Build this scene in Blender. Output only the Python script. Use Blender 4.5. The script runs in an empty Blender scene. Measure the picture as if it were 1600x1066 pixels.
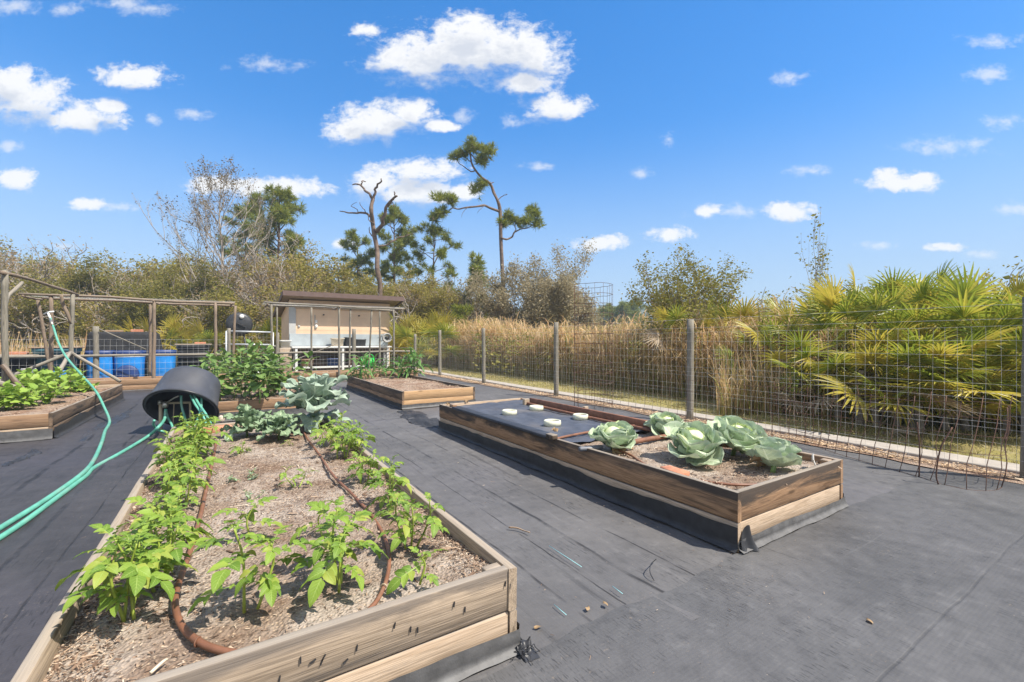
import bpy, math, random
import numpy as np
from mathutils import Vector

# ------------------------------------------------------------------ camera, sky, sun, exposure
scene = bpy.context.scene
COL = scene.collection
CAM = (-1.102, -1.690, 1.40)
HEAD = math.atan2(0.5366, 0.8439)          # heading of the lens, clockwise from +y
F_PX = 700.0
cd = bpy.data.cameras.new("camera")
cd.sensor_width = 36.0
cd.lens = 36.0 * F_PX / 1600.0
cd.clip_start = 0.05
cd.clip_end = 6000.0
cam = bpy.data.objects.new("camera", cd)
cam.location = CAM
cam.rotation_euler = (math.radians(90), 0, -HEAD)
COL.objects.link(cam)
scene.camera = cam

SUN_DIR = Vector((0.586, -0.811, 0.0)).normalized()
SUN_EL = math.radians(55)
scene.view_settings.view_transform = 'Standard'
scene.view_settings.look = 'None'
scene.view_settings.gamma = 1.0
scene.view_settings.use_curve_mapping = False
scene.view_settings.exposure = 0.80
sd = bpy.data.lights.new("sun", 'SUN')
sd.energy = 4.6
sd.angle = math.radians(0.5)
sd.color = (1.0, 0.93, 0.82)
so = bpy.data.objects.new("sun", sd)
sv = Vector((SUN_DIR.x * math.cos(SUN_EL), SUN_DIR.y * math.cos(SUN_EL), math.sin(SUN_EL)))
so.rotation_euler = sv.to_track_quat('Z', 'Y').to_euler()
so.location = (6, -8, 14)
COL.objects.link(so)


class NT:
    def __init__(self, tree):
        self.t = tree
        tree.nodes.clear()

    def n(self, typ, ins=None, **props):
        nd = self.t.nodes.new(typ)
        for k, v in props.items():
            setattr(nd, k, v)
        for k, v in (ins or {}).items():
            s = nd.inputs[k]
            if isinstance(v, bpy.types.NodeSocket):
                self.t.links.new(v, s)
            else:
                s.default_value = v
        return nd

    def math(self, op, a, b=0.0, c=0.0, clamp=False):
        nd = self.n('ShaderNodeMath', {0: a, 1: b, 2: c}, operation=op, use_clamp=clamp)
        return nd.outputs[0]

    def vm(self, op, a, b=(0, 0, 0), out=0):
        return self.n('ShaderNodeVectorMath', {0: a, 1: b}, operation=op).outputs[out]

    def mix(self, f, a, b, blend='MIX'):
        nd = self.n('ShaderNodeMix', data_type='RGBA', blend_type=blend)
        for k, v in ((0, f), (6, a), (7, b)):
            if isinstance(v, bpy.types.NodeSocket):
                self.t.links.new(v, nd.inputs[k])
            elif k == 0:
                nd.inputs[k].default_value = v
            else:
                nd.inputs[k].default_value = (v[0], v[1], v[2], 1)
        return nd.outputs[2]

    def sstep(self, x, lo, hi, a=0.0, b=1.0):
        nd = self.n('ShaderNodeMapRange', {0: x, 1: lo, 2: hi, 3: a, 4: b}, interpolation_type='SMOOTHSTEP')
        return nd.outputs[0]

    def noise(self, vec, scale=5.0, detail=4.0, rough=0.55, dist=0.0):
        ins = {'Scale': scale, 'Detail': detail, 'Roughness': rough, 'Distortion': dist}
        if vec is not None:
            ins['Vector'] = vec
        return self.n('ShaderNodeTexNoise', ins).outputs[0]

    def ramp(self, f, stops, interp='LINEAR'):
        nd = self.n('ShaderNodeValToRGB', {0: f})
        cr = nd.color_ramp
        cr.interpolation = interp
        while len(cr.elements) < len(stops):
            cr.elements.new(0.5)
        for e, (p, c) in zip(cr.elements, stops):
            e.position = p
            e.color = (c[0], c[1], c[2], 1)
        return nd.outputs[0]


world = bpy.data.worlds.new("World")
scene.world = world
world.use_nodes = True
w = NT(world.node_tree)
sky = w.n('ShaderNodeTexSky', sky_type='NISHITA', sun_disc=False, sun_elevation=SUN_EL,
          sun_rotation=math.atan2(SUN_DIR.x, SUN_DIR.y), altitude=0.0,
          air_density=1.0, dust_density=0.35, ozone_density=2.0)
SKY_TINT = (0.95, 1.0, 1.17)
SKY_SAT, SKY_GAIN = 1.72, 1.15
skg = w.n('ShaderNodeGamma', {'Color': sky.outputs[0], 'Gamma': 0.7}).outputs[0]
skc = w.n('ShaderNodeHueSaturation', {'Saturation': SKY_SAT, 'Value': SKY_GAIN, 'Color': skg}).outputs[0]
skc = w.mix(1.0, skc, SKY_TINT, 'MULTIPLY')
tc = w.n('ShaderNodeTexCoord')
dirn = tc.outputs['Generated']
eln = w.math('ARCSINE', w.n('ShaderNodeSeparateXYZ', {0: dirn}).outputs[2])
# a flat chart of the part of the sky above the heading: slopes to the right of / above that heading
fwd = w.vm('DOT_PRODUCT', dirn, (math.sin(HEAD), math.cos(HEAD), 0), out=1)
rgt = w.vm('DOT_PRODUCT', dirn, (math.cos(HEAD), -math.sin(HEAD), 0), out=1)
fsafe = w.math('MAXIMUM', fwd, 0.05)
ae = w.n('ShaderNodeCombineXYZ', {0: w.math('DIVIDE', rgt, fsafe), 1: w.math('DIVIDE', w.n('ShaderNodeSeparateXYZ', {0: dirn}).outputs[2], fsafe), 2: 0.0}).outputs[0]
SOLID = [(720, 82, 140, 52), (790, 78, 95, 50), (660, 98, 80, 40), (840, 90, 48, 42), (735, 48, 62, 34), (620, 92, 45, 32),
         (575, 47, 32, 13), (825, 128, 55, 24), (865, 167, 54, 25), (590, 192, 80, 32), (640, 175, 48, 27), (545, 205, 42, 24),
         (690, 197, 32, 11), (40, 155, 78, 44), (20, 130, 56, 28), (130, 185, 68, 26), (168, 166, 34, 15), (210, 121, 64, 22),
         (25, 280, 38, 20), (130, 319, 30, 12), (660, 264, 74, 20), (650, 300, 98, 26), (590, 285, 45, 28), (720, 300, 36, 16),
         (430, 293, 98, 18), (330, 290, 44, 17), (535, 381, 24, 10), (1410, 287, 68, 15), (1383, 276, 30, 17), (1440, 280, 30, 13),
         (1230, 330, 48, 17), (1108, 330, 24, 14), (1048, 366, 38, 14), (937, 381, 46, 13), (960, 377, 22, 11), (1480, 386, 36, 8),
         (-60, 150, 60, 40), (-130, 280, 70, 20)]
THIN = [(20, 8, 44, 14), (105, 14, 30, 12), (190, 6, 70, 14), (230, 14, 60, 12), (1140, 331, 56, 12), (1545, 66, 62, 12), (1545, 117, 42, 15),
        (1570, 190, 44, 13), (1235, 122, 32, 13), (1480, 228, 80, 17), (1265, 267, 44, 11), (1000, 270, 22, 11), (190, 325, 32, 10),
        (15, 228, 22, 12), (1045, 218, 14, 13), (1375, 383, 36, 9), (1585, 328, 44, 12), (1540, 397, 30, 8), (100, 385, 26, 8),
        (840, 260, 30, 9), (300, 178, 40, 11), (238, 186, 16, 11), (420, 100, 60, 14), (800, 190, 26, 12), (720, 182, 22, 14)]


def cloud_field(vec, items):
    acc = None
    for (cx, cy, rx, ry) in items:
        a, e = (cx - 800) / F_PX, (533 - cy) / F_PX
        ra, re = rx / F_PX, ry / F_PX
        d = w.vm('MULTIPLY', w.vm('SUBTRACT', vec, (a, e, 0)), (1 / ra, 1 / re, 0))
        l = w.vm('LENGTH', d, out=1)
        acc = l if acc is None else w.math('MINIMUM', acc, l)
    return w.math('SUBTRACT', 1.0, acc)


nz1 = w.noise(w.vm('MULTIPLY', ae, (1, 1.25, 1)), 19.0, 8.0, 0.6, 0.35)
nz2 = w.noise(w.vm('MULTIPLY', ae, (1, 1.9, 1)), 42.0, 6.0, 0.6, 0.2)
fluff = w.math('ADD', w.math('MULTIPLY', w.math('SUBTRACT', nz1, 0.5), 1.85), w.math('MULTIPLY', w.math('SUBTRACT', nz2, 0.5), 0.9))
solid = cloud_field(ae, SOLID)
nz3 = w.noise(w.vm('MULTIPLY', ae, (1, 1.5, 1)), 95.0, 5.0, 0.62, 0.3)
fluff = w.math('ADD', fluff, w.math('MULTIPLY', w.math('SUBTRACT', nz3, 0.5), 0.45))
thin = w.sstep(w.math('ADD', cloud_field(ae, THIN), w.math('MULTIPLY', fluff, 1.5)), -0.1, 1.3, 0.0, 0.6)
above = cloud_field(w.vm('ADD', ae, (0.012, 0.04, 0)), SOLID)     # how much cloud lies between this point and the sun
under = w.sstep(w.math('SUBTRACT', above, solid), 0.0, 0.5, 0.58, 1.2)   # undersides fade softly
dens = w.sstep(w.math('ADD', solid, fluff), -0.12, under)
cover = w.math('MAXIMUM', w.math('MULTIPLY', dens, w.sstep(fwd, 0.2, 0.4)), w.math('MULTIPLY', thin, w.sstep(fwd, 0.2, 0.4)), clamp=True)
shade = w.sstep(w.math('ADD', above, w.math('MULTIPLY', fluff, 0.9)), 0.05, 0.95)
ccol = w.mix(shade, (3.9, 3.9, 3.95), (2.75, 2.9, 3.25))
SKY_STR = 0.15
# unseen broken cloud behind and above the view, added as white fill light
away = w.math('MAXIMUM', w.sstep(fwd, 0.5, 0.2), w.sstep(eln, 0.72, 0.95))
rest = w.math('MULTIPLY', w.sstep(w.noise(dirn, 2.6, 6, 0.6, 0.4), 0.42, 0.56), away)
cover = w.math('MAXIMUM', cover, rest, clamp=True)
skc = w.mix(w.sstep(eln, 0.0, 0.46, 0.85, 0.0), skc, (1.85, 2.45, 3.3))
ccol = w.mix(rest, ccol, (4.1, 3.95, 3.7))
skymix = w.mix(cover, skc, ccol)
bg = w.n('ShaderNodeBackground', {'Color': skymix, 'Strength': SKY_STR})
wo = w.n('ShaderNodeOutputWorld')
w.t.links.new(bg.outputs[0], wo.inputs['Surface'])

# ------------------------------------------------------------------ helpers
PI = math.pi
rng = np.random.default_rng(7)
random.seed(7)
CH, SH = math.cos(HEAD), math.sin(HEAD)


def cam_to_site(X, Y):
    return (X * CH + Y * SH + CAM[0], -X * SH + Y * CH + CAM[1])


def P(px, py, z):                         # point at height z seen at pixel (photo coordinates)
    Y = (CAM[2] - z) * F_PX / (py - 533.0)
    return cam_to_site((px - 800) / F_PX * Y, Y) + (z,)


def T(px, Y, z=0.0):                      # point seen in column px at depth Y
    return cam_to_site((px - 800) / F_PX * Y, Y) + (z,)


def on_y(px, y):                          # x on the line of constant site y, and its depth
    k = (px - 800) / F_PX
    dx, dy = k * CH + SH, -k * SH + CH
    t = (y - CAM[1]) / dy
    return CAM[0] + dx * t, t


def zat(py, Y):
    return CAM[2] + (533.0 - py) / F_PX * Y


def link(o, parent=None):
    COL.objects.link(o)
    if parent is not None:
        o.parent = parent
    return o


def tag(o, label=None, cat=None, group=None, kind=None):
    if label:
        o['label'] = label
    if cat:
        o['category'] = cat
    if group:
        o['group'] = group
    if kind:
        o['kind'] = kind
    return o


def thing(name, label, cat, loc=(0, 0, 0), rz=0.0, group=None):
    o = bpy.data.objects.new(name, None)
    o.empty_display_size = 0.1
    o.location = loc
    o.rotation_euler = (0, 0, rz)
    link(o)
    return tag(o, label, cat, group)


def copy_tree(o, parent=None):
    c = o.copy()
    link(c, parent)
    for ch in list(o.children):
        copy_tree(ch, c)
    return c


def place(o, loc, rz=0.0, sc=1.0, label=None, group=None):
    o.location = loc
    o.rotation_euler = (0, 0, rz)
    o.scale = (sc, sc, sc) if not isinstance(sc, tuple) else sc
    if label:
        o['label'] = label
    if group:
        o['group'] = group
    return o


def root_loc(o):
    v = Vector((0, 0, 0))
    while o is not None:
        v += Vector(o.location)
        o = o.parent
    return np.array(v)


def norm(v):
    v = np.asarray(v, float)
    return v / max(1e-9, np.linalg.norm(v))


class MB:
    def __init__(self):
        self.V, self.F, self.G, self.n = [], [], [], 0

    def add(self, V, F, G=None):
        V = np.asarray(V, float).reshape(-1, 3)
        F = np.asarray(F, int)
        self.V.append(V)
        self.G.append(V.copy() if G is None else np.asarray(G, float).reshape(-1, 3))
        self.F.append(F + self.n)
        self.n += len(V)

    def inst(self, V, F, R, Pn, G=None, S=None):
        """realise a template at N places: R (N,3,3), Pn (N,3), S (N,) or (N,3) scales before rotation"""
        V = np.asarray(V, float); F = np.asarray(F, int)
        N = len(Pn)
        if S is not None:
            S = np.asarray(S, float)
            if S.ndim == 1:
                S = np.repeat(S[:, None], 3, 1)
            W = V[None] * S[:, None, :]
        else:
            W = np.repeat(V[None], N, 0)
        W = np.einsum('nij,nkj->nki', R, W) + np.asarray(Pn)[:, None, :]
        k = len(V)
        FF = (F[None] + (np.arange(N) * k)[:, None, None]).reshape(-1, F.shape[1])
        GG = np.tile(G if G is not None else V, (N, 1))
        self.add(W.reshape(-1, 3), FF, GG)

    def box(self, c, s, R=None, goff=None):
        c = np.asarray(c, float); s = np.asarray(s, float) / 2
        L = np.array([[x, y, z] for x in (-1, 1) for y in (-1, 1) for z in (-1, 1)], float) * s
        F = [[0, 1, 3, 2], [4, 6, 7, 5], [0, 4, 5, 1], [2, 3, 7, 6], [0, 2, 6, 4], [1, 5, 7, 3]]
        V = L if R is None else L @ np.asarray(R).T
        off = rng.uniform(0, 50, 3) if goff is None else goff
        self.add(V + c, F, L + off)

    def rbox(self, c, s, r=0.01, R=None):
        """box with chamfered edges"""
        c = np.asarray(c, float); h = np.asarray(s, float) / 2
        r = min(r, h.min() * 0.9)
        V, idx = [], {}
        for sx in (-1, 1):
            for sy in (-1, 1):
                for sz in (-1, 1):
                    for ax in range(3):
                        p = np.array([sx, sy, sz]) * (h - r)
                        p[ax] = (sx, sy, sz)[ax] * h[ax]
                        idx[(sx, sy, sz, ax)] = len(V); V.append(p)
        Q, Tt = [], []
        for ax in range(3):
            a, b = [(1, 2), (2, 0), (0, 1)][ax]
            for s_ in (-1, 1):
                ring = []
                for (u, v) in ((-1, -1), (1, -1), (1, 1), (-1, 1)):
                    k = [0, 0, 0]; k[ax] = s_; k[a] = u; k[b] = v
                    ring.append(idx[(k[0], k[1], k[2], ax)])
                Q.append(ring if s_ > 0 else ring[::-1])
            for u in (-1, 1):
                for v in (-1, 1):
                    k0 = [0, 0, 0]; k1 = [0, 0, 0]
                    k0[a] = k1[a] = u; k0[b] = k1[b] = v; k0[ax] = -1; k1[ax] = 1
                    q = [idx[tuple(k0) + (a,)], idx[tuple(k1) + (a,)], idx[tuple(k1) + (b,)], idx[tuple(k0) + (b,)]]
                    Q.append(q if u * v < 0 else q[::-1])
        for sx in (-1, 1):
            for sy in (-1, 1):
                for sz in (-1, 1):
                    t = [idx[(sx, sy, sz, k)] for k in range(3)]
                    Tt.append(t if sx * sy * sz > 0 else t[::-1])
        V = np.array(V)
        off = rng.uniform(0, 50, 3)
        W = V if R is None else V @ np.asarray(R).T
        n0 = self.n
        self.add(W + c, Q, V + off)
        self.F.append(np.array(Tt) + n0)

    def tube(self, pts, r, n=8, cap=True, closed=False):
        pts = np.asarray(pts, float)
        m = len(pts)
        r = np.full(m, r, float) if np.isscalar(r) else np.asarray(r, float)
        tg = np.gradient(pts, axis=0)
        if closed:
            tg = np.roll(pts, -1, 0) - np.roll(pts, 1, 0)
        tg /= np.maximum(1e-9, np.linalg.norm(tg, axis=1))[:, None]
        up = np.array([0, 0, 1.0]) if abs(tg[0][2]) < 0.9 else np.array([1.0, 0, 0])
        u = norm(np.cross(tg[0], up))
        ang = np.linspace(0, 2 * PI, n, endpoint=False)
        V, G = [], []
        s = 0.0
        off = rng.uniform(0, 30)
        for i in range(m):
            u = norm(u - tg[i] * np.dot(u, tg[i]))
            v = np.cross(tg[i], u)
            if i:
                s += np.linalg.norm(pts[i] - pts[i - 1])
            ring = pts[i] + r[i] * (np.cos(ang)[:, None] * u + np.sin(ang)[:, None] * v)
            V.append(ring)
            G.append(np.stack([np.full(n, s + off), np.cos(ang) * r[i] + off, np.sin(ang) * r[i]], 1))
        V = np.concatenate(V); G = np.concatenate(G)
        F = []
        for i in range(m if closed else m - 1):
            j = (i + 1) % m
            for k in range(n):
                l = (k + 1) % n
                F.append([i * n + k, i * n + l, j * n + l, j * n + k])
        n0 = self.n
        self.add(V, F, G)
        if cap and not closed:
            for i, sgn in ((0, -1), (m - 1, 1)):
                cen = self.n
                self.add(pts[i][None], np.zeros((0, 4), int), G[i * n][None])
                tri = [[cen, n0 + i * n + (k + 1) % n, n0 + i * n + k] if sgn < 0 else [cen, n0 + i * n + k, n0 + i * n + (k + 1) % n] for k in range(n)]
                self.F.append(np.array(tri))

    def lathe(self, prof, c=(0, 0, 0), n=24, R=None, sq=0.0):
        """prof: list of (r, z).  sq > 0 squares the plan"""
        ang = np.linspace(0, 2 * PI, n, endpoint=False)
        k = 1.0
        if sq > 0:
            k = 1.0 / (np.maximum(np.abs(np.cos(ang)), np.abs(np.sin(ang))) ** sq)
        V = []
        for (r, z) in prof:
            V.append(np.stack([np.cos(ang) * r * k, np.sin(ang) * r * k, np.full(n, z)], 1))
        V = np.concatenate(V)
        F = []
        for i in range(len(prof) - 1):
            for a in range(n):
                b = (a + 1) % n
                F.append([i * n + a, i * n + b, (i + 1) * n + b, (i + 1) * n + a])
        W = V if R is None else V @ np.asarray(R).T
        self.add(W + np.asarray(c, float), F, V)

    def grid(self, fn, nu, nv, wrap=False):
        u, v = np.meshgrid(np.linspace(0, 1, nu + 1), np.linspace(0, 1, nv + 1), indexing='ij')
        V = fn(u.ravel(), v.ravel())
        i, j = np.meshgrid(np.arange(nu), np.arange(nv), indexing='ij')
        a = (i * (nv + 1) + j).ravel()
        self.add(V, np.stack([a, a + nv + 1, a + nv + 2, a + 1], 1))

    def build(self, name, mat, parent=None, local=False, smooth=True, loc=None):
        V = np.concatenate(self.V); G = np.concatenate(self.G)
        if parent is not None and not local:
            V = V - root_loc(parent)
        if loc is not None:
            V = V - np.asarray(loc)
        me = bpy.data.meshes.new(name)
        me.vertices.add(len(V))
        me.vertices.foreach_set('co', V.astype(np.float32).ravel())
        Fs = [f for f in self.F if len(f)]
        li = np.concatenate([f.ravel() for f in Fs])
        lt = np.concatenate([np.full(len(f), f.shape[1]) for f in Fs])
        ls = np.concatenate([[0], np.cumsum(lt)[:-1]])
        me.loops.add(len(li))
        me.loops.foreach_set('vertex_index', li.astype(np.int32))
        me.polygons.add(len(lt))
        me.polygons.foreach_set('loop_start', ls.astype(np.int32))
        me.polygons.foreach_set('loop_total', lt.astype(np.int32))
        me.polygons.foreach_set('use_smooth', np.full(len(lt), smooth))
        me.update(calc_edges=True)
        me.validate()
        at = me.attributes.new('g', 'FLOAT_VECTOR', 'POINT')
        at.data.foreach_set('vector', G.astype(np.float32).ravel())
        me.materials.append(mat)
        o = bpy.data.objects.new(name, me)
        if loc is not None:
            o.location = loc
        return link(o, parent)


def rot_z(a):
    c, s = math.cos(a), math.sin(a)
    return np.array([[c, -s, 0], [s, c, 0], [0, 0, 1.0]])


def rot_y(a):
    c, s = math.cos(a), math.sin(a)
    return np.array([[c, 0, s], [0, 1, 0], [-s, 0, c]])


def rot_x(a):
    c, s = math.cos(a), math.sin(a)
    return np.array([[1, 0, 0], [0, c, -s], [0, s, c]])


def frames(D, roll=None, up=(0, 0, 1.0)):
    """(N,3,3) matrices whose x axis is D, z axis near up, rolled about D"""
    D = np.asarray(D, float)
    D = D / np.maximum(1e-9, np.linalg.norm(D, axis=1))[:, None]
    U = np.tile(np.asarray(up, float), (len(D), 1))
    U[np.abs((D * U).sum(1)) > 0.98] = (1.0, 0.3, 0)
    Yv = np.cross(U, D)
    Yv /= np.maximum(1e-9, np.linalg.norm(Yv, axis=1))[:, None]
    Z = np.cross(D, Yv)
    if roll is not None:
        c, s = np.cos(roll)[:, None], np.sin(roll)[:, None]
        Yv, Z = Yv * c + Z * s, Z * c - Yv * s
    return np.stack([D, Yv, Z], 2)


def rand_dirs(n, zmin=-1.0, zmax=1.0, r=None):
    r = r or rng
    z = r.uniform(zmin, zmax, n)
    a = r.uniform(0, 2 * PI, n)
    q = np.sqrt(np.maximum(0, 1 - z * z))
    return np.stack([q * np.cos(a), q * np.sin(a), z], 1)


def smooth_curve(pts, n=8):
    """Catmull-Rom through points"""
    p = np.asarray(pts, float)
    p = np.vstack([2 * p[0] - p[1], p, 2 * p[-1] - p[-2]])
    out = []
    for i in range(1, len(p) - 2):
        for t in np.linspace(0, 1, n, endpoint=False):
            a, b, c, d = p[i - 1], p[i], p[i + 1], p[i + 2]
            out.append(0.5 * (2 * b + (c - a) * t + (2 * a - 5 * b + 4 * c - d) * t * t + (3 * b - a - 3 * c + d) * t ** 3))
    out.append(p[-2])
    return np.array(out)


class VNoise:                                # cheap value noise for shaping meshes
    def __init__(self, seed):
        self.g = np.random.default_rng(seed).uniform(-1, 1, (64, 64))

    def __call__(self, x, y):
        x = np.asarray(x, float); y = np.asarray(y, float)
        xi = np.floor(x).astype(int); yi = np.floor(y).astype(int)
        fx = x - xi; fy = y - yi
        fx = fx * fx * (3 - 2 * fx); fy = fy * fy * (3 - 2 * fy)
        g = self.g
        a = g[xi % 64, yi % 64]; b = g[(xi + 1) % 64, yi % 64]
        c = g[xi % 64, (yi + 1) % 64]; d = g[(xi + 1) % 64, (yi + 1) % 64]
        return (a * (1 - fx) + b * fx) * (1 - fy) + (c * (1 - fx) + d * fx) * fy


VN = VNoise(3)

# ------------------------------------------------------------------ materials


def mat(name):
    m = bpy.data.materials.new(name)
    m.use_nodes = True
    nt = NT(m.node_tree)
    out = nt.n('ShaderNodeOutputMaterial')
    return m, nt, out


def finish(nt, out, col, rough=0.7, bump=None, bstr=0.3, bdist=0.01, metal=0.0, spec=0.5, transl=0.0, tcol=None):
    ins = {'Base Color': col if isinstance(col, bpy.types.NodeSocket) else (col[0], col[1], col[2], 1),
           'Roughness': rough, 'Metallic': metal, 'Specular IOR Level': spec}
    p = nt.n('ShaderNodeBsdfPrincipled', ins)
    if bump is not None:
        b = nt.n('ShaderNodeBump', {'Strength': bstr, 'Distance': bdist, 'Height': bump})
        nt.t.links.new(b.outputs[0], p.inputs['Normal'])
    sh = p.outputs[0]
    if transl > 0:
        tr = nt.n('ShaderNodeBsdfTranslucent', {'Color': tcol if tcol is not None else ins['Base Color']})
        sh = nt.n('ShaderNodeMixShader', {0: transl, 1: p.outputs[0], 2: tr.outputs[0]}).outputs[0]
    nt.t.links.new(sh, out.inputs['Surface'])


def gattr(nt):
    return nt.n('ShaderNodeAttribute', attribute_name='g').outputs['Vector']


def island(nt):
    return nt.n('ShaderNodeNewGeometry').outputs['Random Per Island']


def plain(name, col, rough=0.6, metal=0.0, var=0.15, scale=6.0, spec=0.5, bump=0.0, dirt=None, dirt_amt=0.3):
    m, nt, out = mat(name)
    pos = nt.n('ShaderNodeTexCoord').outputs['Object']
    n1 = nt.noise(pos, scale, 5, 0.6)
    lo = tuple(c * (1 - var) for c in col); hi = tuple(min(1, c * (1 + var)) for c in col)
    c = nt.ramp(n1, [(0.3, lo), (0.7, hi)])
    if dirt is not None:
        n2 = nt.noise(pos, scale * 0.4, 6, 0.65)
        c = nt.mix(nt.sstep(n2, 0.5, 0.72, 0, dirt_amt), c, dirt)
    finish(nt, out, c, rough, n1 if bump else None, bump, 0.01, metal, spec)
    return m


def wood(name, light, mid, dark, stain=0.5, topdark=0.0, h=0.19, rough=0.85, streak=1.0):
    """weathered plank; g = (along, depth, height) in metres plus a per-board offset"""
    m, nt, out = mat(name)
    g = gattr(nt)
    wob = nt.noise(nt.vm('MULTIPLY', g, (1.3, 4, 4)), 1.0, 2)
    gv = nt.vm('ADD', nt.vm('MULTIPLY', g, (0.9, 26, 26)), nt.n('ShaderNodeCombineXYZ', {0: 0.0, 1: nt.math('MULTIPLY', wob, 5.0), 2: nt.math('MULTIPLY', wob, 5.0)}).outputs[0])
    gr = nt.noise(gv, 1.0, 6, 0.62, 0.6)
    fine = nt.noise(nt.vm('MULTIPLY', g, (4, 170, 170)), 1.0, 3, 0.6)
    c = nt.ramp(gr, [(0.3, mid), (0.52, light), (0.7, tuple(0.5 * (a + b) for a, b in zip(light, mid)))])
    c = nt.mix(nt.sstep(fine, 0.42, 0.66, 0, 0.52 * streak), c, tuple(x * 0.45 for x in mid))
    big = nt.noise(nt.vm('MULTIPLY', g, (1.1, 7, 7)), 1.0, 5, 0.65, 0.8)
    c = nt.mix(nt.sstep(big, 0.62 - 0.25 * stain, 0.78 - 0.1 * stain, 0, 0.85), c, dark)
    if topdark > 0:
        oz = nt.n('ShaderNodeSeparateXYZ', {0: nt.n('ShaderNodeTexCoord').outputs['Object']}).outputs[2]
        up = nt.math('ADD', nt.math('DIVIDE', nt.math('SUBTRACT', oz, 0.19), h), nt.math('MULTIPLY', nt.math('SUBTRACT', big, 0.5), 2.2))
        c = nt.mix(nt.sstep(up, 0.35, 0.9, 0, topdark), c, dark)
    nz = nt.n('ShaderNodeSeparateXYZ', {0: nt.n('ShaderNodeNewGeometry').outputs['True Normal']}).outputs[2]
    c = nt.mix(nt.math('MULTIPLY', nt.sstep(nz, 0.3, 0.8), nt.sstep(gr, 0.3, 0.6, 0.4, 0.85)), c, (0.31, 0.27, 0.225))
    kn = nt.n('ShaderNodeTexVoronoi', {'Vector': nt.vm('MULTIPLY', g, (2.2, 9, 9)), 'Scale': 1.0}, feature='F1')
    c = nt.mix(nt.sstep(kn.outputs['Distance'], 0.05, 0.17, 0.75, 0.0), c, tuple(x * 0.35 for x in mid))
    hgt = nt.math('ADD', nt.math('MULTIPLY', gr, 0.6), fine)
    finish(nt, out, c, rough, hgt, 0.55, 0.004, 0, 0.25)
    return m


def leafmat(name, c1, c2, transl=0.3, rough=0.5, vein=None, c3=None, spec=0.35, edge=None):
    """c1..c2(..c3) by leaf; g = (u, v, 0) on each leaf"""
    m, nt, out = mat(name)
    r = island(nt)
    stops = [(0.0, c1), (1.0, c2)] if c3 is None else [(0.0, c1), (0.75, c2), (1.0, c3)]
    c = nt.ramp(r, stops)
    pos = nt.n('ShaderNodeTexCoord').outputs['Object']
    n1 = nt.noise(pos, 9.0, 4, 0.6)
    c = nt.mix(nt.sstep(n1, 0.3, 0.75, 0.0, 0.3), c, tuple(0.6 * x for x in c1))
    bump = None
    if vein is not None:
        s = nt.n('ShaderNodeSeparateXYZ', {0: gattr(nt)})
        u, v = s.outputs[0], s.outputs[1]
        av = nt.math('ABSOLUTE', v)
        midrib = nt.sstep(av, 0.02, 0.09, 1.0, 0.0)
        side = nt.math('SINE', nt.math('MULTIPLY', nt.math('SUBTRACT', u, nt.math('MULTIPLY', av, 0.28)), 44.0))
        sidev = nt.math('MULTIPLY', nt.sstep(side, 0.8, 1.0), nt.sstep(av, 0.2, 1.0, 0.75, 0.1))
        vv = nt.math('MAXIMUM', midrib, sidev)
        c = nt.mix(nt.math('MULTIPLY', vv, 0.85), c, vein)
        if edge is not None:
            c = nt.mix(nt.sstep(av, 0.78, 1.0, 0, 0.6), c, edge)
        bump = nt.math('ADD', vv, nt.math('MULTIPLY', n1, 0.8))
    finish(nt, out, c, rough, bump, 0.25, 0.006, 0, spec, transl)
    return m


# weathered boards
W_GREY = wood('wood weathered grey tan', (0.46, 0.36, 0.26), (0.30, 0.23, 0.165), (0.13, 0.105, 0.085), 0.45)
W_NEAR = wood('wood near board', (0.46, 0.36, 0.265), (0.32, 0.245, 0.175), (0.12, 0.105, 0.095), 0.45, 0.75)
W_SUN = wood('wood pale lower board', (0.52, 0.40, 0.29), (0.38, 0.27, 0.18), (0.2, 0.16, 0.13), 0.15)
W_CHAR = wood('wood orange brown blackened', (0.42, 0.26, 0.15), (0.22, 0.125, 0.07), (0.05, 0.042, 0.037), 0.5, 0.92)
W_DARK = wood('wood dark stained', (0.24, 0.165, 0.11), (0.14, 0.095, 0.065), (0.035, 0.032, 0.03), 0.75, 0.5)
W_BROWN = wood('wood brown', (0.38, 0.245, 0.15), (0.26, 0.15, 0.085), (0.1, 0.07, 0.05), 0.3)
W_ORANGE = wood('wood fresh orange', (0.55, 0.36, 0.2), (0.44, 0.26, 0.13), (0.3, 0.2, 0.13), 0.12)
W_POST = wood('wood post grey', (0.27, 0.245, 0.2), (0.17, 0.155, 0.125), (0.08, 0.075, 0.06), 0.4)
W_POLE = wood('wood pole brown', (0.26, 0.2, 0.15), (0.17, 0.125, 0.09), (0.08, 0.06, 0.05), 0.3)


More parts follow.
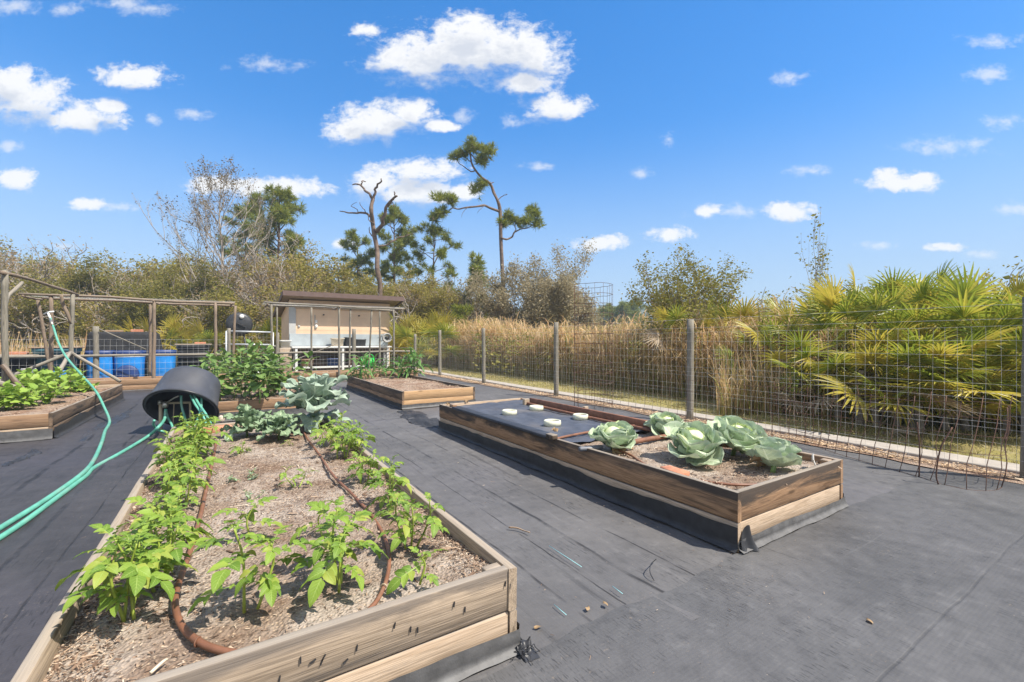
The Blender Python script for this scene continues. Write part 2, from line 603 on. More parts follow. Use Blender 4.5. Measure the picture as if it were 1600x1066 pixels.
def fabric_mat(name, base, dust, streak_axis='y', lines=(), weave=1.0, tint=(0.11, 0.106, 0.12)):
    m, nt, out = mat(name)
    pos = nt.n('ShaderNodeTexCoord').outputs['Object']
    s = nt.n('ShaderNodeSeparateXYZ', {0: pos})
    x, y = s.outputs[0], s.outputs[1]
    sc = (9, 0.5, 1) if streak_axis == 'y' else (0.5, 9, 1)
    big = nt.noise(pos, 0.9, 6, 0.62)
    c = nt.ramp(big, [(0.3, base), (0.72, dust)])
    c = nt.mix(nt.sstep(nt.noise(pos, 0.45, 3), 0.45, 0.7, 0, 0.55), c, tint)
    st = nt.noise(nt.vm('MULTIPLY', pos, sc), 1.0, 7, 0.68, 0.5)
    c = nt.mix(nt.sstep(st, 0.56, 0.74, 0, 0.6 if streak_axis == 'y' else 0.22), c, tuple(0.42 * k for k in base))
    c = nt.mix(nt.sstep(st, 0.27, 0.42, 0.35, 0.0), c, tuple(1.5 * k for k in dust))
    wear = nt.math('MULTIPLY', nt.sstep(nt.noise(nt.vm('MULTIPLY', pos, (1, 1, 1) if streak_axis == 'y' else (0.8, 2.6, 1)), 1.3, 6, 0.62), 0.44, 0.62), nt.sstep(nt.noise(nt.vm('MULTIPLY', pos, (sc[0] * 7, sc[1] * 16, 1) if streak_axis == 'y' else (120, 15, 1)), 1.0, 3, 0.6), 0.54, 0.64))
    c = nt.mix(nt.math('MULTIPLY', wear, 0.62), c, (0.017, 0.017, 0.018))
    mot = nt.noise(pos, 7.0, 7, 0.7)
    c = nt.mix(nt.sstep(mot, 0.45, 0.7, 0, 0.4), c, tuple(0.62 * k for k in base))
    c = nt.mix(nt.sstep(mot, 0.3, 0.45, 0.35, 0), c, tuple(1.35 * k for k in dust))
    sp = nt.n('ShaderNodeTexVoronoi', {'Vector': pos, 'Scale': 24.0}, feature='F1')
    spk = nt.math('MULTIPLY', nt.sstep(sp.outputs['Distance'], 0.03, 0.09, 1, 0), nt.sstep(nt.n('ShaderNodeSeparateColor', {0: sp.outputs['Color']}).outputs[0], 0.82, 0.86))
    c = nt.mix(nt.math('MULTIPLY', spk, 0.8), c, (0.3, 0.25, 0.2))
    sp2 = nt.noise(pos, 60.0, 2, 0.5)
    dirtm = nt.math('MULTIPLY', nt.sstep(sp2, 0.62, 0.72), nt.sstep(nt.noise(pos, 2.1, 5, 0.6), 0.52, 0.66))
    c = nt.mix(nt.math('MULTIPLY', dirtm, 0.5), c, (0.2, 0.165, 0.13))
    hgt = nt.math('MULTIPLY', st, 0.8 if streak_axis == 'y' else 0.3)
    for (ax, p0, wdt, amp) in lines:        # lap seams of the woven strips
        q = x if ax == 'x' else y
        o_ = y if ax == 'x' else x
        wv = nt.math('MULTIPLY', nt.math('SUBTRACT', nt.noise(nt.n('ShaderNodeCombineXYZ', {0: nt.math('MULTIPLY', o_, 1.4), 1: p0 * 3, 2: 0.0}).outputs[0], 1.0, 4), 0.5), amp)
        d = nt.math('ABSOLUTE', nt.math('ADD', nt.math('SUBTRACT', q, p0), wv))
        gate = nt.sstep(nt.noise(nt.n('ShaderNodeCombineXYZ', {0: nt.math('MULTIPLY', o_, 2.6), 1: p0 * 7, 2: 3.0}).outputs[0], 1.0, 3), 0.36, 0.6)
        ln = nt.math('MULTIPLY', nt.sstep(d, wdt * 0.4, wdt * 1.6, 1, 0), gate)
        c = nt.mix(nt.math('MULTIPLY', ln, 0.75 if streak_axis == 'y' else 0.25), c, (0.012, 0.012, 0.013))
        hgt = nt.math('SUBTRACT', hgt, nt.math('MULTIPLY', ln, 1.2 if streak_axis == 'y' else 0.3))
    if weave:
        q = y if streak_axis == 'x' else x
        rib = nt.math('SINE', nt.math('MULTIPLY', x, 330.0))
        rib2 = nt.math('SINE', nt.math('MULTIPLY', y, 330.0))
        hgt = nt.math('ADD', hgt, nt.math('MULTIPLY', nt.math('ADD', rib, rib2), 0.022 * weave))
    hgt = nt.math('ADD', hgt, nt.math('MULTIPLY', nt.noise(pos, 5.0, 6, 0.65), 1.2))
    finish(nt, out, c, 0.62, hgt, 0.45, 0.012, 0, 0.35)
    return m


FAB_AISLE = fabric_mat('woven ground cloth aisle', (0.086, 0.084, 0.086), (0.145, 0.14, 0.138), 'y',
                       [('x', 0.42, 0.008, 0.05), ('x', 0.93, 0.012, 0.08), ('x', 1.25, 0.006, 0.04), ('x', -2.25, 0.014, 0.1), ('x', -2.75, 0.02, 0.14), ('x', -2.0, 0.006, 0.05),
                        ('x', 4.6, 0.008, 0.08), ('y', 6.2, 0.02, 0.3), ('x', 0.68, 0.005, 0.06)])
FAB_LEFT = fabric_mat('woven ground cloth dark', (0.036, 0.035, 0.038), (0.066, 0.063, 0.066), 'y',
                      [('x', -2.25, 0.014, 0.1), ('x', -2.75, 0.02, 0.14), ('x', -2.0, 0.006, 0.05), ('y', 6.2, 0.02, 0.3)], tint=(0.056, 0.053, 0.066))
FAB_FRONT = fabric_mat('woven ground cloth front', (0.058, 0.058, 0.061), (0.128, 0.126, 0.126), 'x',
                       [('y', -0.95, 0.006, 0.05), ('x', 1.95, 0.006, 0.06)], tint=(0.088, 0.086, 0.09))
FAB_SKIRT_F = plain('sunlit cloth skirt', (0.09, 0.089, 0.09), 0.6, var=0.3, scale=14, bump=0.5)  # lit copy of the skirt cloth for the bed fronts, sunlight in its paler grey
FAB_SKIRT_SHADED = plain('shaded cloth skirt', (0.028, 0.028, 0.03), 0.6, var=0.35, scale=14, bump=0.5)  # same cloth for the bed sides, their shade put into the near-black colour
FAB_BED = plain('planting cloth', (0.06, 0.068, 0.09), 0.62, var=0.3, scale=5, bump=0.3, dirt=(0.22, 0.19, 0.16), dirt_amt=0.35)


def soil_mat(name, sand, brown, dk, s=1.0):
    m, nt, out = mat(name)
    pos = nt.n('ShaderNodeTexCoord').outputs['Object']
    a = nt.noise(pos, 2.1 * s, 6, 0.65)
    b = nt.noise(pos, 38 * s, 5, 0.7)
    c = nt.ramp(a, [(0.38, brown), (0.6, sand)])
    c = nt.mix(nt.sstep(b, 0.5, 0.7, 0, 0.75), c, dk)
    c = nt.mix(nt.sstep(b, 0.28, 0.42, 0.5, 0.0), c, tuple(min(1, 1.35 * k) for k in sand))
    v = nt.n('ShaderNodeTexVoronoi', {'Vector': pos, 'Scale': 70.0 * s}, feature='F1')
    vr = nt.n('ShaderNodeSeparateColor', {0: v.outputs['Color']}).outputs[0]
    c = nt.mix(nt.math('MULTIPLY', nt.sstep(vr, 0.7, 0.78), nt.sstep(v.outputs['Distance'], 0.2, 0.45, 0.8, 0)), c, (0.5, 0.37, 0.25))
    finish(nt, out, c, 0.95, nt.math('ADD', nt.math('MULTIPLY', b, 0.7), v.outputs['Distance']), 0.9, 0.012, 0, 0.15)
    return m


SOIL = soil_mat('bed soil', (0.375, 0.315, 0.262), (0.2, 0.135, 0.095), (0.075, 0.052, 0.038))
SOIL_BROWN = soil_mat('brown bed soil', (0.34, 0.26, 0.2), (0.235, 0.145, 0.098), (0.11, 0.065, 0.045))


def chip_mat(name, stops):
    m, nt, out = mat(name)
    c = nt.ramp(island(nt), stops)
    finish(nt, out, c, 0.9, None, spec=0.2)
    return m


CHIP = chip_mat('wood chips', [(0, (0.07, 0.045, 0.03)), (0.4, (0.2, 0.13, 0.09)), (0.75, (0.37, 0.265, 0.185)), (1, (0.6, 0.5, 0.39))])
CHIP_PALE = chip_mat('pale wood chips', [(0, (0.25, 0.15, 0.08)), (0.5, (0.5, 0.35, 0.21)), (1, (0.68, 0.55, 0.4))])

L_POTATO = leafmat('potato leaf', (0.125, 0.235, 0.028), (0.275, 0.4, 0.055), 0.34, 0.5, (0.33, 0.46, 0.11), (0.38, 0.42, 0.075))
STEM_POTATO = plain('potato stem', (0.26, 0.33, 0.05), 0.5, var=0.25, scale=20)
L_CABB = leafmat('cabbage outer leaf', (0.42, 0.54, 0.35), (0.54, 0.64, 0.44), 0.24, 0.5, (0.66, 0.74, 0.56), spec=0.3, edge=(0.5, 0.56, 0.44))
L_CABB_IN = leafmat('cabbage inner leaf', (0.45, 0.57, 0.25), (0.54, 0.64, 0.31), 0.2, 0.45, (0.62, 0.68, 0.42), spec=0.3, edge=(0.54, 0.6, 0.42))
CABB_HEAD = leafmat('cabbage head', (0.55, 0.64, 0.3), (0.62, 0.7, 0.37), 0.1, 0.4, (0.74, 0.78, 0.52))
L_DEAD = leafmat('withered leaf', (0.24, 0.15, 0.08), (0.42, 0.29, 0.16), 0.2, 0.8, None, (0.2, 0.13, 0.07))
L_COLL = leafmat('collard leaf', (0.235, 0.325, 0.25), (0.36, 0.45, 0.345), 0.16, 0.5, (0.55, 0.62, 0.5), spec=0.3, edge=(0.45, 0.53, 0.42))
L_BROC = leafmat('broccoli leaf', (0.17, 0.26, 0.145), (0.27, 0.37, 0.22), 0.18, 0.5, (0.48, 0.56, 0.38), spec=0.3)
L_EGG = leafmat('eggplant leaf', (0.085, 0.16, 0.032), (0.165, 0.28, 0.07), 0.25, 0.55, (0.25, 0.36, 0.12), (0.25, 0.33, 0.09))
L_BEAN = leafmat('bean leaf', (0.2, 0.33, 0.04), (0.32, 0.46, 0.075), 0.3, 0.5, (0.3, 0.44, 0.1), (0.33, 0.44, 0.075))
L_CORN = leafmat('corn leaf', (0.09, 0.2, 0.05), (0.16, 0.3, 0.075), 0.3, 0.45, None, (0.2, 0.32, 0.08))
STEM_GREEN = plain('green stem', (0.16, 0.24, 0.07), 0.55, var=0.25, scale=20)
L_OAK = leafmat('scrub oak leaf', (0.235, 0.215, 0.036), (0.43, 0.365, 0.078), 0.48, 0.6, None, (0.45, 0.32, 0.14))
L_OAKG = leafmat('green oak leaf', (0.18, 0.185, 0.036), (0.34, 0.30, 0.065), 0.48, 0.6, None, (0.3, 0.25, 0.08))
L_OAKGREY = leafmat('grey oak leaf', (0.28, 0.245, 0.14), (0.45, 0.38, 0.24), 0.45, 0.6, None, (0.45, 0.37, 0.22))
L_DRY = leafmat('dry brown leaf', (0.28, 0.19, 0.09), (0.42, 0.3, 0.15), 0.42, 0.7, None, (0.45, 0.34, 0.2))
L_PINE = leafmat('pine needle', (0.14, 0.18, 0.028), (0.29, 0.32, 0.045), 0.38, 0.5, None, (0.4, 0.37, 0.06))
L_PALM = leafmat('palmetto blade', (0.18, 0.245, 0.03), (0.39, 0.42, 0.055), 0.42, 0.38, None, (0.55, 0.47, 0.08), spec=0.5)
L_PALMY = leafmat('yellow palmetto blade', (0.38, 0.35, 0.05), (0.55, 0.45, 0.07), 0.42, 0.42, None, (0.48, 0.38, 0.08))
L_PALMD = leafmat('dead palmetto blade', (0.26, 0.19, 0.12), (0.4, 0.31, 0.21), 0.2, 0.8, None, (0.5, 0.42, 0.32))
BARK = plain('grey bark', (0.27, 0.225, 0.175), 0.9, var=0.4, scale=9, bump=0.6)
BARK_PALE = plain('pale twig bark', (0.33, 0.29, 0.25), 0.9, var=0.3, scale=9, bump=0.5)
BARK_PINE = plain('pine bark', (0.155, 0.095, 0.062), 0.9, var=0.45, scale=8, bump=0.6)
BARK_DEAD = plain('dead wood bark', (0.15, 0.105, 0.08), 0.9, var=0.45, scale=5, bump=0.6)

HOSE = plain('green hose', (0.11, 0.37, 0.275), 0.42, var=0.18, scale=7, dirt=(0.3, 0.36, 0.3), dirt_amt=0.5)
DRIP = plain('brown drip hose', (0.205, 0.088, 0.047), 0.5, var=0.25, scale=9, dirt=(0.32, 0.2, 0.14), dirt_amt=0.5)
RUST = plain('rusty wire', (0.105, 0.052, 0.034), 0.85, var=0.35, scale=15)
RUSTP = plain('rusty pipe', (0.19, 0.085, 0.05), 0.75, var=0.35, scale=10, bump=0.3)
WIRE = plain('galvanised wire', (0.5, 0.5, 0.49), 0.5, 0.1, var=0.2, scale=8)
WIRE_DULL = plain('dull wire', (0.58, 0.57, 0.54), 0.6, 0.0, var=0.3, scale=8)
GALV = plain('galvanised pipe', (0.5, 0.52, 0.53), 0.45, 0.5, var=0.12, scale=8)
BLACK_PL = plain('black plastic', (0.028, 0.029, 0.033), 0.42, var=0.25, scale=6, dirt=(0.12, 0.11, 0.1), dirt_amt=0.3)
TUB_PL = plain('scuffed black tub plastic', (0.06, 0.063, 0.074), 0.5, var=0.2, scale=5, dirt=(0.17, 0.17, 0.18), dirt_amt=0.4)
SHADE = plain('black shade cloth', (0.018, 0.018, 0.02), 0.85, var=0.4, scale=12, bump=0.5)
BLUE_PL = plain('blue plastic', (0.02, 0.24, 0.68), 0.4, var=0.15, scale=4, dirt=(0.1, 0.35, 0.7), dirt_amt=0.3)
BLUE_DK = plain('dark blue plastic', (0.012, 0.04, 0.16), 0.5, var=0.2, scale=6)
TEAL_PL = plain('dusty teal plastic', (0.06, 0.16, 0.2), 0.6, var=0.25, scale=5)
WHITE_PL = plain('white plastic', (0.72, 0.72, 0.69), 0.45, var=0.06, scale=8, dirt=(0.5, 0.46, 0.38), dirt_amt=0.3)
RING_PL = plain('cream ring plastic', (0.62, 0.62, 0.48), 0.5, var=0.1, scale=20, dirt=(0.45, 0.42, 0.32), dirt_amt=0.4)
PVC = plain('stained pipe', (0.42, 0.34, 0.23), 0.55, var=0.2, scale=12, dirt=(0.25, 0.18, 0.12), dirt_amt=0.5)
BRASS = plain('dull valve metal', (0.4, 0.38, 0.33), 0.4, 0.8, var=0.2, scale=12)
GREEN_PL = plain('bright green plastic', (0.03, 0.52, 0.07), 0.4, var=0.1, scale=8)
CREAM = plain('cream plastic', (0.6, 0.52, 0.4), 0.5, var=0.08, scale=6)
STONE = plain('pale stone', (0.55, 0.45, 0.37), 0.9, var=0.25, scale=25, bump=0.5)
PAPER = plain('pale plant tag', (0.6, 0.57, 0.53), 0.6, var=0.1, scale=20)
CYAN = plain('cyan thread', (0.3, 0.62, 0.66), 0.6, var=0.1, scale=20)
BRICK = plain('terracotta brick', (0.46, 0.19, 0.11), 0.9, var=0.25, scale=22, bump=0.4, dirt=(0.5, 0.36, 0.27), dirt_amt=0.5)
WALL = plain('beige siding', (0.70, 0.51, 0.35), 0.85, var=0.06, scale=2.5)
WALL_TRIM = plain('grey corner trim', (0.42, 0.42, 0.41), 0.8, var=0.1, scale=4)
PANEL = plain('grey panel', (0.34, 0.38, 0.4), 0.7, var=0.14, scale=3)
FASCIA = plain('brown fascia', (0.135, 0.088, 0.075), 0.6, var=0.12, scale=4)
ROOF = plain('dark roofing', (0.05, 0.038, 0.034), 0.8, var=0.2, scale=5)
COUNTER = plain('white counter', (0.66, 0.67, 0.66), 0.5, var=0.06, scale=6)
CONC = plain('pale concrete', (0.35, 0.315, 0.275), 0.92, var=0.16, scale=7, bump=0.3, dirt=(0.25, 0.21, 0.17), dirt_amt=0.5)

# ------------------------------------------------------------------ ground, paths, terrain


def fence_x(y):                              # line of the wire fence on the right
    return 5.635 + 0.026 * y


def sheet(name, x0, x1, y0, y1, z, m, step, amp=0.012, edge_fn=None, ridge=None, kind='structure'):
    nx = max(2, int((x1 - x0) / step)); ny = max(2, int((y1 - y0) / step))
    b = MB()

    def f(u, v):
        X = x0 + (x1 - x0) * u; Y = y0 + (y1 - y0) * v
        if edge_fn is not None:
            X, Y = edge_fn(X, Y, u, v)
        Z = z + amp * (0.5 * VN(X * 1.1 + 3, Y * 1.1) + 0.3 * VN(X * 3.1, Y * 2.3 + 9) + 0.2 * VN(X * 8 + 1, Y * 5)) + amp * 0.6
        if ridge is not None:
            Z = Z + ridge(X, Y)
        return np.stack([X, Y, Z], 1)
    b.grid(f, nx, ny)
    o = b.build(name, m)
    return tag(o, kind=kind)


m, nt, out = mat('rough ground')
pos = nt.n('ShaderNodeTexCoord').outputs['Object']
c = nt.ramp(nt.noise(pos, 0.35, 8, 0.65), [(0.3, (0.12, 0.1, 0.05)), (0.5, (0.22, 0.18, 0.09)), (0.7, (0.3, 0.26, 0.16))])
c = nt.mix(nt.sstep(nt.noise(pos, 9, 5, 0.7), 0.45, 0.7, 0, 0.6), c, (0.1, 0.1, 0.03))
finish(nt, out, c, 0.95, nt.noise(pos, 12, 5, 0.7), 0.8, 0.05, 0, 0.1)
GROUND = m
b = MB()
n_ = 60
gx = np.sign(np.linspace(-1, 1, n_ + 1)) * np.abs(np.linspace(-1, 1, n_ + 1)) ** 3 * 700


def gf(u, v):
    i = np.rint(u * n_).astype(int); j = np.rint(v * n_).astype(int)
    X = gx[i]; Y = gx[j]
    return np.stack([X, Y, np.full(len(X), -0.06)], 1)


b.grid(gf, n_, n_)
tag(b.build('ground', GROUND), kind='structure')


def crease(X, Y):
    """long folds where strips of the cloth overlap in the aisles"""
    z = np.zeros_like(X)
    for (x0, wd, a, k) in ((0.42, 0.03, 0.012, 1.3), (0.93, 0.05, 0.018, 2.1), (-2.25, 0.05, 0.02, 3.3), (-2.75, 0.07, 0.028, 4.4), (4.6, 0.04, 0.012, 5.7)):
        q = (X - x0 + 0.05 * VN(Y * 0.9 + k * 7, X * 0 + k)) / wd
        z += a * np.exp(-q * q) * np.clip(0.55 + VN(Y * 1.3 + k, X * 0 + 2 * k), 0, 1)
    q = (Y - 6.1 + 0.2 * VN(X * 1.2, Y * 0 + 8)) / 0.12
    z += 0.05 * np.exp(-q * q) * np.clip(0.4 + VN(X * 2 + 5, Y * 0 + 1), 0, 1) * ((X > 1.2) & (X < 2.6))
    return z


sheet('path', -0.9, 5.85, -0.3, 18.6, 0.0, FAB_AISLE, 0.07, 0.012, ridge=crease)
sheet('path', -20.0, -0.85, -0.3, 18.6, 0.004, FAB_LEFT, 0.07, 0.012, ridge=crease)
# the front strip laps over the aisle strips with a ragged hem
sheet('path', -9.0, 5.56, -6.0, -0.05, 0.009, FAB_FRONT, 0.08, 0.010,
      edge_fn=lambda X, Y, u, v: (X, Y + (v > 0.995) * (0.035 * VN(X * 2.2, X * 0 + 4) + 0.02 * VN(X * 9, X * 0 + 2))))

# kerb strip, chips and dry grass beyond the fence


def strip(name, off0, off1, y0, y1, z0, z1, m, seg=60):
    b = MB()
    ys = np.linspace(y0, y1, seg + 1)
    prof = [(off0, z0), (off0, z1 - 0.008), (off0 + 0.008, z1), (off1 - 0.008, z1), (off1, z1 - 0.008), (off1, z0)]
    V = []
    for y in ys:
        for (o_, z) in prof:
            V.append((fence_x(y) + o_ + 0.012 * VN(y * 0.7, o_ * 3) * (abs(z - z0) > 0), y, z + 0.006 * VN(y * 0.9 + 5, o_) * (z > z0)))
    F = []
    k = len(prof)
    for i in range(seg):
        for j in range(k - 1):
            F.append([i * k + j, (i + 1) * k + j, (i + 1) * k + j + 1, i * k + j + 1])
    b.add(V, F)
    return tag(b.build(name, m, smooth=False), kind='structure')


strip('kerb', 0.22, 0.60, -5, 22, -0.06, 0.055, CONC)

m, nt, out = mat('dry lawn soil')
pos = nt.n('ShaderNodeTexCoord').outputs['Object']
c = nt.ramp(nt.noise(pos, 1.5, 7, 0.65), [(0.3, (0.34, 0.27, 0.13)), (0.5, (0.26, 0.23, 0.08)), (0.7, (0.36, 0.31, 0.2))])
c = nt.mix(nt.sstep(nt.noise(pos, 26, 4, 0.7), 0.45, 0.7, 0, 0.6), c, (0.14, 0.12, 0.05))
finish(nt, out, c, 0.95, nt.noise(pos, 30, 4, 0.7), 0.8, 0.03, 0, 0.1)
DRYLAWN = m
sheet('lawn', 5.9, 40.0, -8, 45, -0.035, DRYLAWN, 0.6, 0.03)
# floor of chips under the fence
sheet('mulch_strip', 5.42, 6.1, -5, 20, 0.012, SOIL_BROWN, 0.12, 0.012, edge_fn=lambda X, Y, u, v: (X + 0.026 * Y + 0.05 * (u < 0.01) * VN(Y * 1.7, Y * 0), Y))


def chips(name, n, sampler, size, m, parent=None, label=None, cat=None, flat=0.35):
    """many small wood chips lying about as one mass"""
    b = MB()
    T_V = np.array([[-.5, -.2, 0], [.5, -.28, 0.02], [.46, .22, 0.0], [-.42, .25, 0.04], [-.4, -.15, .12], [.42, -.2, .13], [.36, .15, .12], [-.35, .2, .15]])
    T_F = np.array([[4, 5, 6, 7], [0, 1, 5, 4], [1, 2, 6, 5], [2, 3, 7, 6], [3, 0, 4, 7]])
    Pn = sampler(n)
    n = len(Pn)
    D = rand_dirs(n, -flat, flat)
    S = np.stack([size * rng.lognormal(0, 0.5, n), size * rng.uniform(0.35, 0.9, n), size * rng.uniform(0.5, 1.1, n)], 1)
    b.inst(T_V, T_F, frames(D, rng.normal(0, 0.4, n)), Pn, S=S)
    o = b.build(name, m, parent, smooth=False)
    return tag(o, label, cat, kind='stuff')


def edge_s(n):
    y = rng.uniform(-3, 18, n) ** 1.0
    o_ = np.abs(rng.normal(0, 0.15, n)) - 0.16
    return np.stack([fence_x(y) + 0.02 + o_, y, np.full(n, 0.034)], 1)


chips('wood_chips', 7000, edge_s, 0.035, CHIP_PALE, label='pale wood chips scattered along the foot of the wire fence', cat='wood chips')

# ------------------------------------------------------------------ raised beds


def plank(b, p0, p1, zb, zt, th, warp=0.004, seg=14, bev=0.006, seed=0):
    """vertical plank from p0 to p1 (its middle plane), rounded arrises, a little warped"""
    p0 = np.array(p0, float); p1 = np.array(p1, float)
    L = np.linalg.norm(p1 - p0); d = (p1 - p0) / L
    nrm = np.array([d[1], -d[0]])
    h = th / 2; r = bev
    ring = [(-h, zb + r), (-h, zt - r), (-h + r * .3, zt - r * .3), (-h + r, zt), (h - r, zt), (h - r * .3, zt - r * .3), (h, zt - r), (h, zb + r), (h - r, zb), (-h + r, zb)]
    k = len(ring)
    V, G = [], []
    off = np.random.default_rng(seed + 11).uniform(0, 60, 3)
    for i in range(seg + 1):
        s = L * i / seg
        wv = warp * VN(s * 0.9 + seed * 5.3, seed * 1.7); wz = 0.7 * warp * VN(s * 1.3 + seed * 3.1, 9 + seed)
        for (o_, z) in ring:
            q = p0 + d * s + nrm * (o_ + wv + 0.0015 * VN(s * 9 + seed, z * 30))
            V.append((q[0], q[1], z + wz)); G.append((s, o_, z))
    F = []
    for i in range(seg):
        for j in range(k):
            l = (j + 1) % k
            F.append([i * k + j, i * k + l, (i + 1) * k + l, (i + 1) * k + j])
    n0 = b.n
    b.add(V, F, np.array(G) + off)
    for i in (0, seg):
        cen = n0 + i * k
        V2 = [V[i * k + j] for j in range(k)]
        mid = np.mean(V2, 0)
        nn = b.n
        # end grain: stretched coordinates so that the grain turns across the end
        G2 = [(0.3 * G[i * k + j][2], 40 * G[i * k + j][1] * .05, G[i * k + j][2]) for j in range(k)]
        b.add(V2 + [tuple(mid)], [[0, 1, 2, 3]], np.array(G2 + [(0, 0, (zb + zt) / 2)]) + off)
        b.F.pop()
        b.F.append(np.array([[nn + k, nn + (j + 1) % k, nn + j] if i == 0 else [nn + k, nn + j, nn + (j + 1) % k] for j in range(k)]))


def skirt(b, pts, top, out_, seed, wav=1.0):
    """ground cloth turned up against the boards along a polyline pts (xy), outside on the right-hand side"""
    pts = np.array(pts, float)
    d = pts[1] - pts[0]; L = np.linalg.norm(d); d /= L
    nrm = np.array([d[1], -d[0]])
    seg = int(L / 0.06)
    rows = 6

    def f(u, v):
        s = u * L
        tp = top * (1 + wav * 0.18 * VN(s * 1.6 + seed, s * 0 + seed) + 0.05 * VN(s * 6 + seed, s * 0 + 1))
        # v 0: out on the path, v 1: top edge
        o_ = np.where(v < 0.35, out_ * (1 - v / 0.35) ** 1.2, 0.0) + 0.008 + 0.007 * (1 + VN(s * 5, v * 3 + seed))
        z = np.where(v < 0.35, 0.02 + 0.02 * (v / 0.35), 0.04 + (tp - 0.04) * (v - 0.35) / 0.65)
        q = pts[0][None] + s[:, None] * d + nrm * o_[:, None]
        return np.stack([q[:, 0], q[:, 1], z + 0.004 * VN(s * 9, v * 5 + seed)], 1)
    b.grid(f, seg, rows)


def raised_bed(label, x0, x1, y0, y1, h, mats, soil=SOIL, soil_drop=0.06, lower=0.0, mid=0.19, skirt_top=0.14, seed=0, hump=0.02, group='raised vegetable beds', front_skirt=True, left_skirt=True, back=True):
    """mats: (front upper, front lower, left upper, left lower, right, back)"""
    t = thing('raised_bed', label, 'raised bed', (x0, y0, 0), group=group)
    th = 0.042
    g_ = 0.006
    for (nm, a, c, mu, ml, s) in (('front_board', (x0 + th + .001, y0 + th / 2 + .004), (x1 - th - .001, y0 + th / 2 + .004), mats[0], mats[1], 1),
                                  ('left_board', (x0 + th / 2, y0), (x0 + th / 2, y1), mats[2], mats[3], 2),
                                  ('right_board', (x1 - th / 2, y0), (x1 - th / 2, y1), mats[4], mats[4], 3),
                                  ('back_board', (x0 + th + .001, y1 - th / 2 - .004), (x1 - th - .001, y1 - th / 2 - .004), mats[5], mats[5], 4)):
        b = MB(); plank(b, a, c, mid + g_, h, th, 0.005, 16, seed=seed * 10 + s); b.build('side_board' if nm in ('left_board', 'right_board') else nm, mu, t)
        b = MB(); plank(b, a, c, lower, mid, th - 0.006, 0.004, 16, seed=seed * 10 + s + 5); b.build('lower_board', ml, t)
    b = MB()

    def f(u, v):
        X = x0 + .03 + (x1 - x0 - .06) * u; Y = y0 + .03 + (y1 - y0 - .06) * v
        e = np.minimum(np.minimum(X - x0, x1 - X), np.minimum(Y - y0, y1 - Y))
        Z = h - soil_drop + hump * (VN(X * 2 + seed, Y * 2) + 0.5 * VN(X * 5, Y * 5 + seed) + 0.35 * VN(X * 13, Y * 13)) + 0.008 * VN(X * 31, Y * 31) - 0.02 * np.exp(-e / 0.08)
        return np.stack([X, Y, Z], 1)
    b.grid(f, int((x1 - x0) / 0.025), int((y1 - y0) / 0.03))
    b.build('soil', soil, t)
    b = MB()
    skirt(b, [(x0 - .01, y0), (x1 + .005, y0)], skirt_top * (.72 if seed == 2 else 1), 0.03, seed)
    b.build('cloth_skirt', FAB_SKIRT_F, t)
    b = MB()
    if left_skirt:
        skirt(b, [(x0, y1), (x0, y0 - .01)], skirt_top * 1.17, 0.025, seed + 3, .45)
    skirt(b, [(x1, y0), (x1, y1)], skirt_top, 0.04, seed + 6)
    b.build('cloth_skirt', FAB_SKIRT_SHADED, t)
    # loose chips on the soil
    A = (x1 - x0) * (y1 - y0)

    def smp(n):
        X = rng.uniform(x0 + .05, x1 - .05, n); Y = y0 + .05 + (y1 - y0 - .1) * rng.uniform(0, 1, n) ** 1.25
        k = rng.uniform(0, 1, n)
        e = rng.uniform(0, 1, n) < 0.33                 # more along the boards
        X = np.where(e & (k < .4), x0 + .05 + np.abs(rng.normal(0, .09, n)), X)
        X = np.where(e & (k > .6), x1 - .05 - np.abs(rng.normal(0, .09, n)), X)
        X = np.clip(X, x0 + .05, x1 - .05)
        Z = h - soil_drop + hump * (VN(X * 2 + seed, Y * 2) + 0.5 * VN(X * 5, Y * 5 + seed) + 0.35 * VN(X * 13, Y * 13)) + 0.004
        keep = (VN(X * 1.5 + 7, Y * 1.2) + .35 * VN(X * 5, Y * 4) > -.2) | (rng.uniform(0, 1, n) < .3) | (X < x0 + .22) | (X > x1 - .2)
        return np.stack([X, Y, Z], 1)[keep]
    return t, smp


bed1, smp1 = raised_bed('large weathered raised bed of potato plants nearest the viewer', -1.65, 0.0, 0.0, 4.92, 0.385,
                        (W_NEAR, W_SUN, W_GREY, W_GREY, W_GREY, W_GREY), seed=1, skirt_top=0.115)
chips('mulch', 24000, smp1, 0.0125, CHIP, bed1)
chips('coarse_mulch', 420, smp1, 0.036, CHIP, bed1)
bed2, smp2 = raised_bed('orange-brown blackened raised bed holding cabbages and a black cloth', 1.73, 3.28, 0.0, 4.9, 0.40,
                        (W_CHAR, W_SUN, W_CHAR, W_SUN, W_BROWN, W_SUN), seed=2, skirt_top=0.135, mid=0.195)
chips('mulch', 2200, lambda n: (lambda q: q * [1, 0.34, 1] + [0, 0.0, 0.006])(smp2(n)), 0.022, CHIP, bed2)
bed3, smp3 = raised_bed('brown raised bed with young corn plants by the far fence corner', 1.89, 3.55, 7.16, 12.1, 0.38,
                        (W_ORANGE, W_ORANGE, W_DARK, W_BROWN, W_DARK, W_BROWN), SOIL_BROWN, seed=3, skirt_top=0.10)
chips('mulch', 2500, smp3, 0.03, CHIP, bed3)
bed4, smp4 = raised_bed('raised bed overgrown with eggplants behind the tipped black tub', -1.45, 0.25, 7.45, 12.0, 0.36,
                        (W_BROWN, W_BROWN, W_BROWN, W_BROWN, W_BROWN, W_BROWN), SOIL_BROWN, seed=4, skirt_top=0.16)
chips('mulch', 1500, smp4, 0.03, CHIP, bed4)
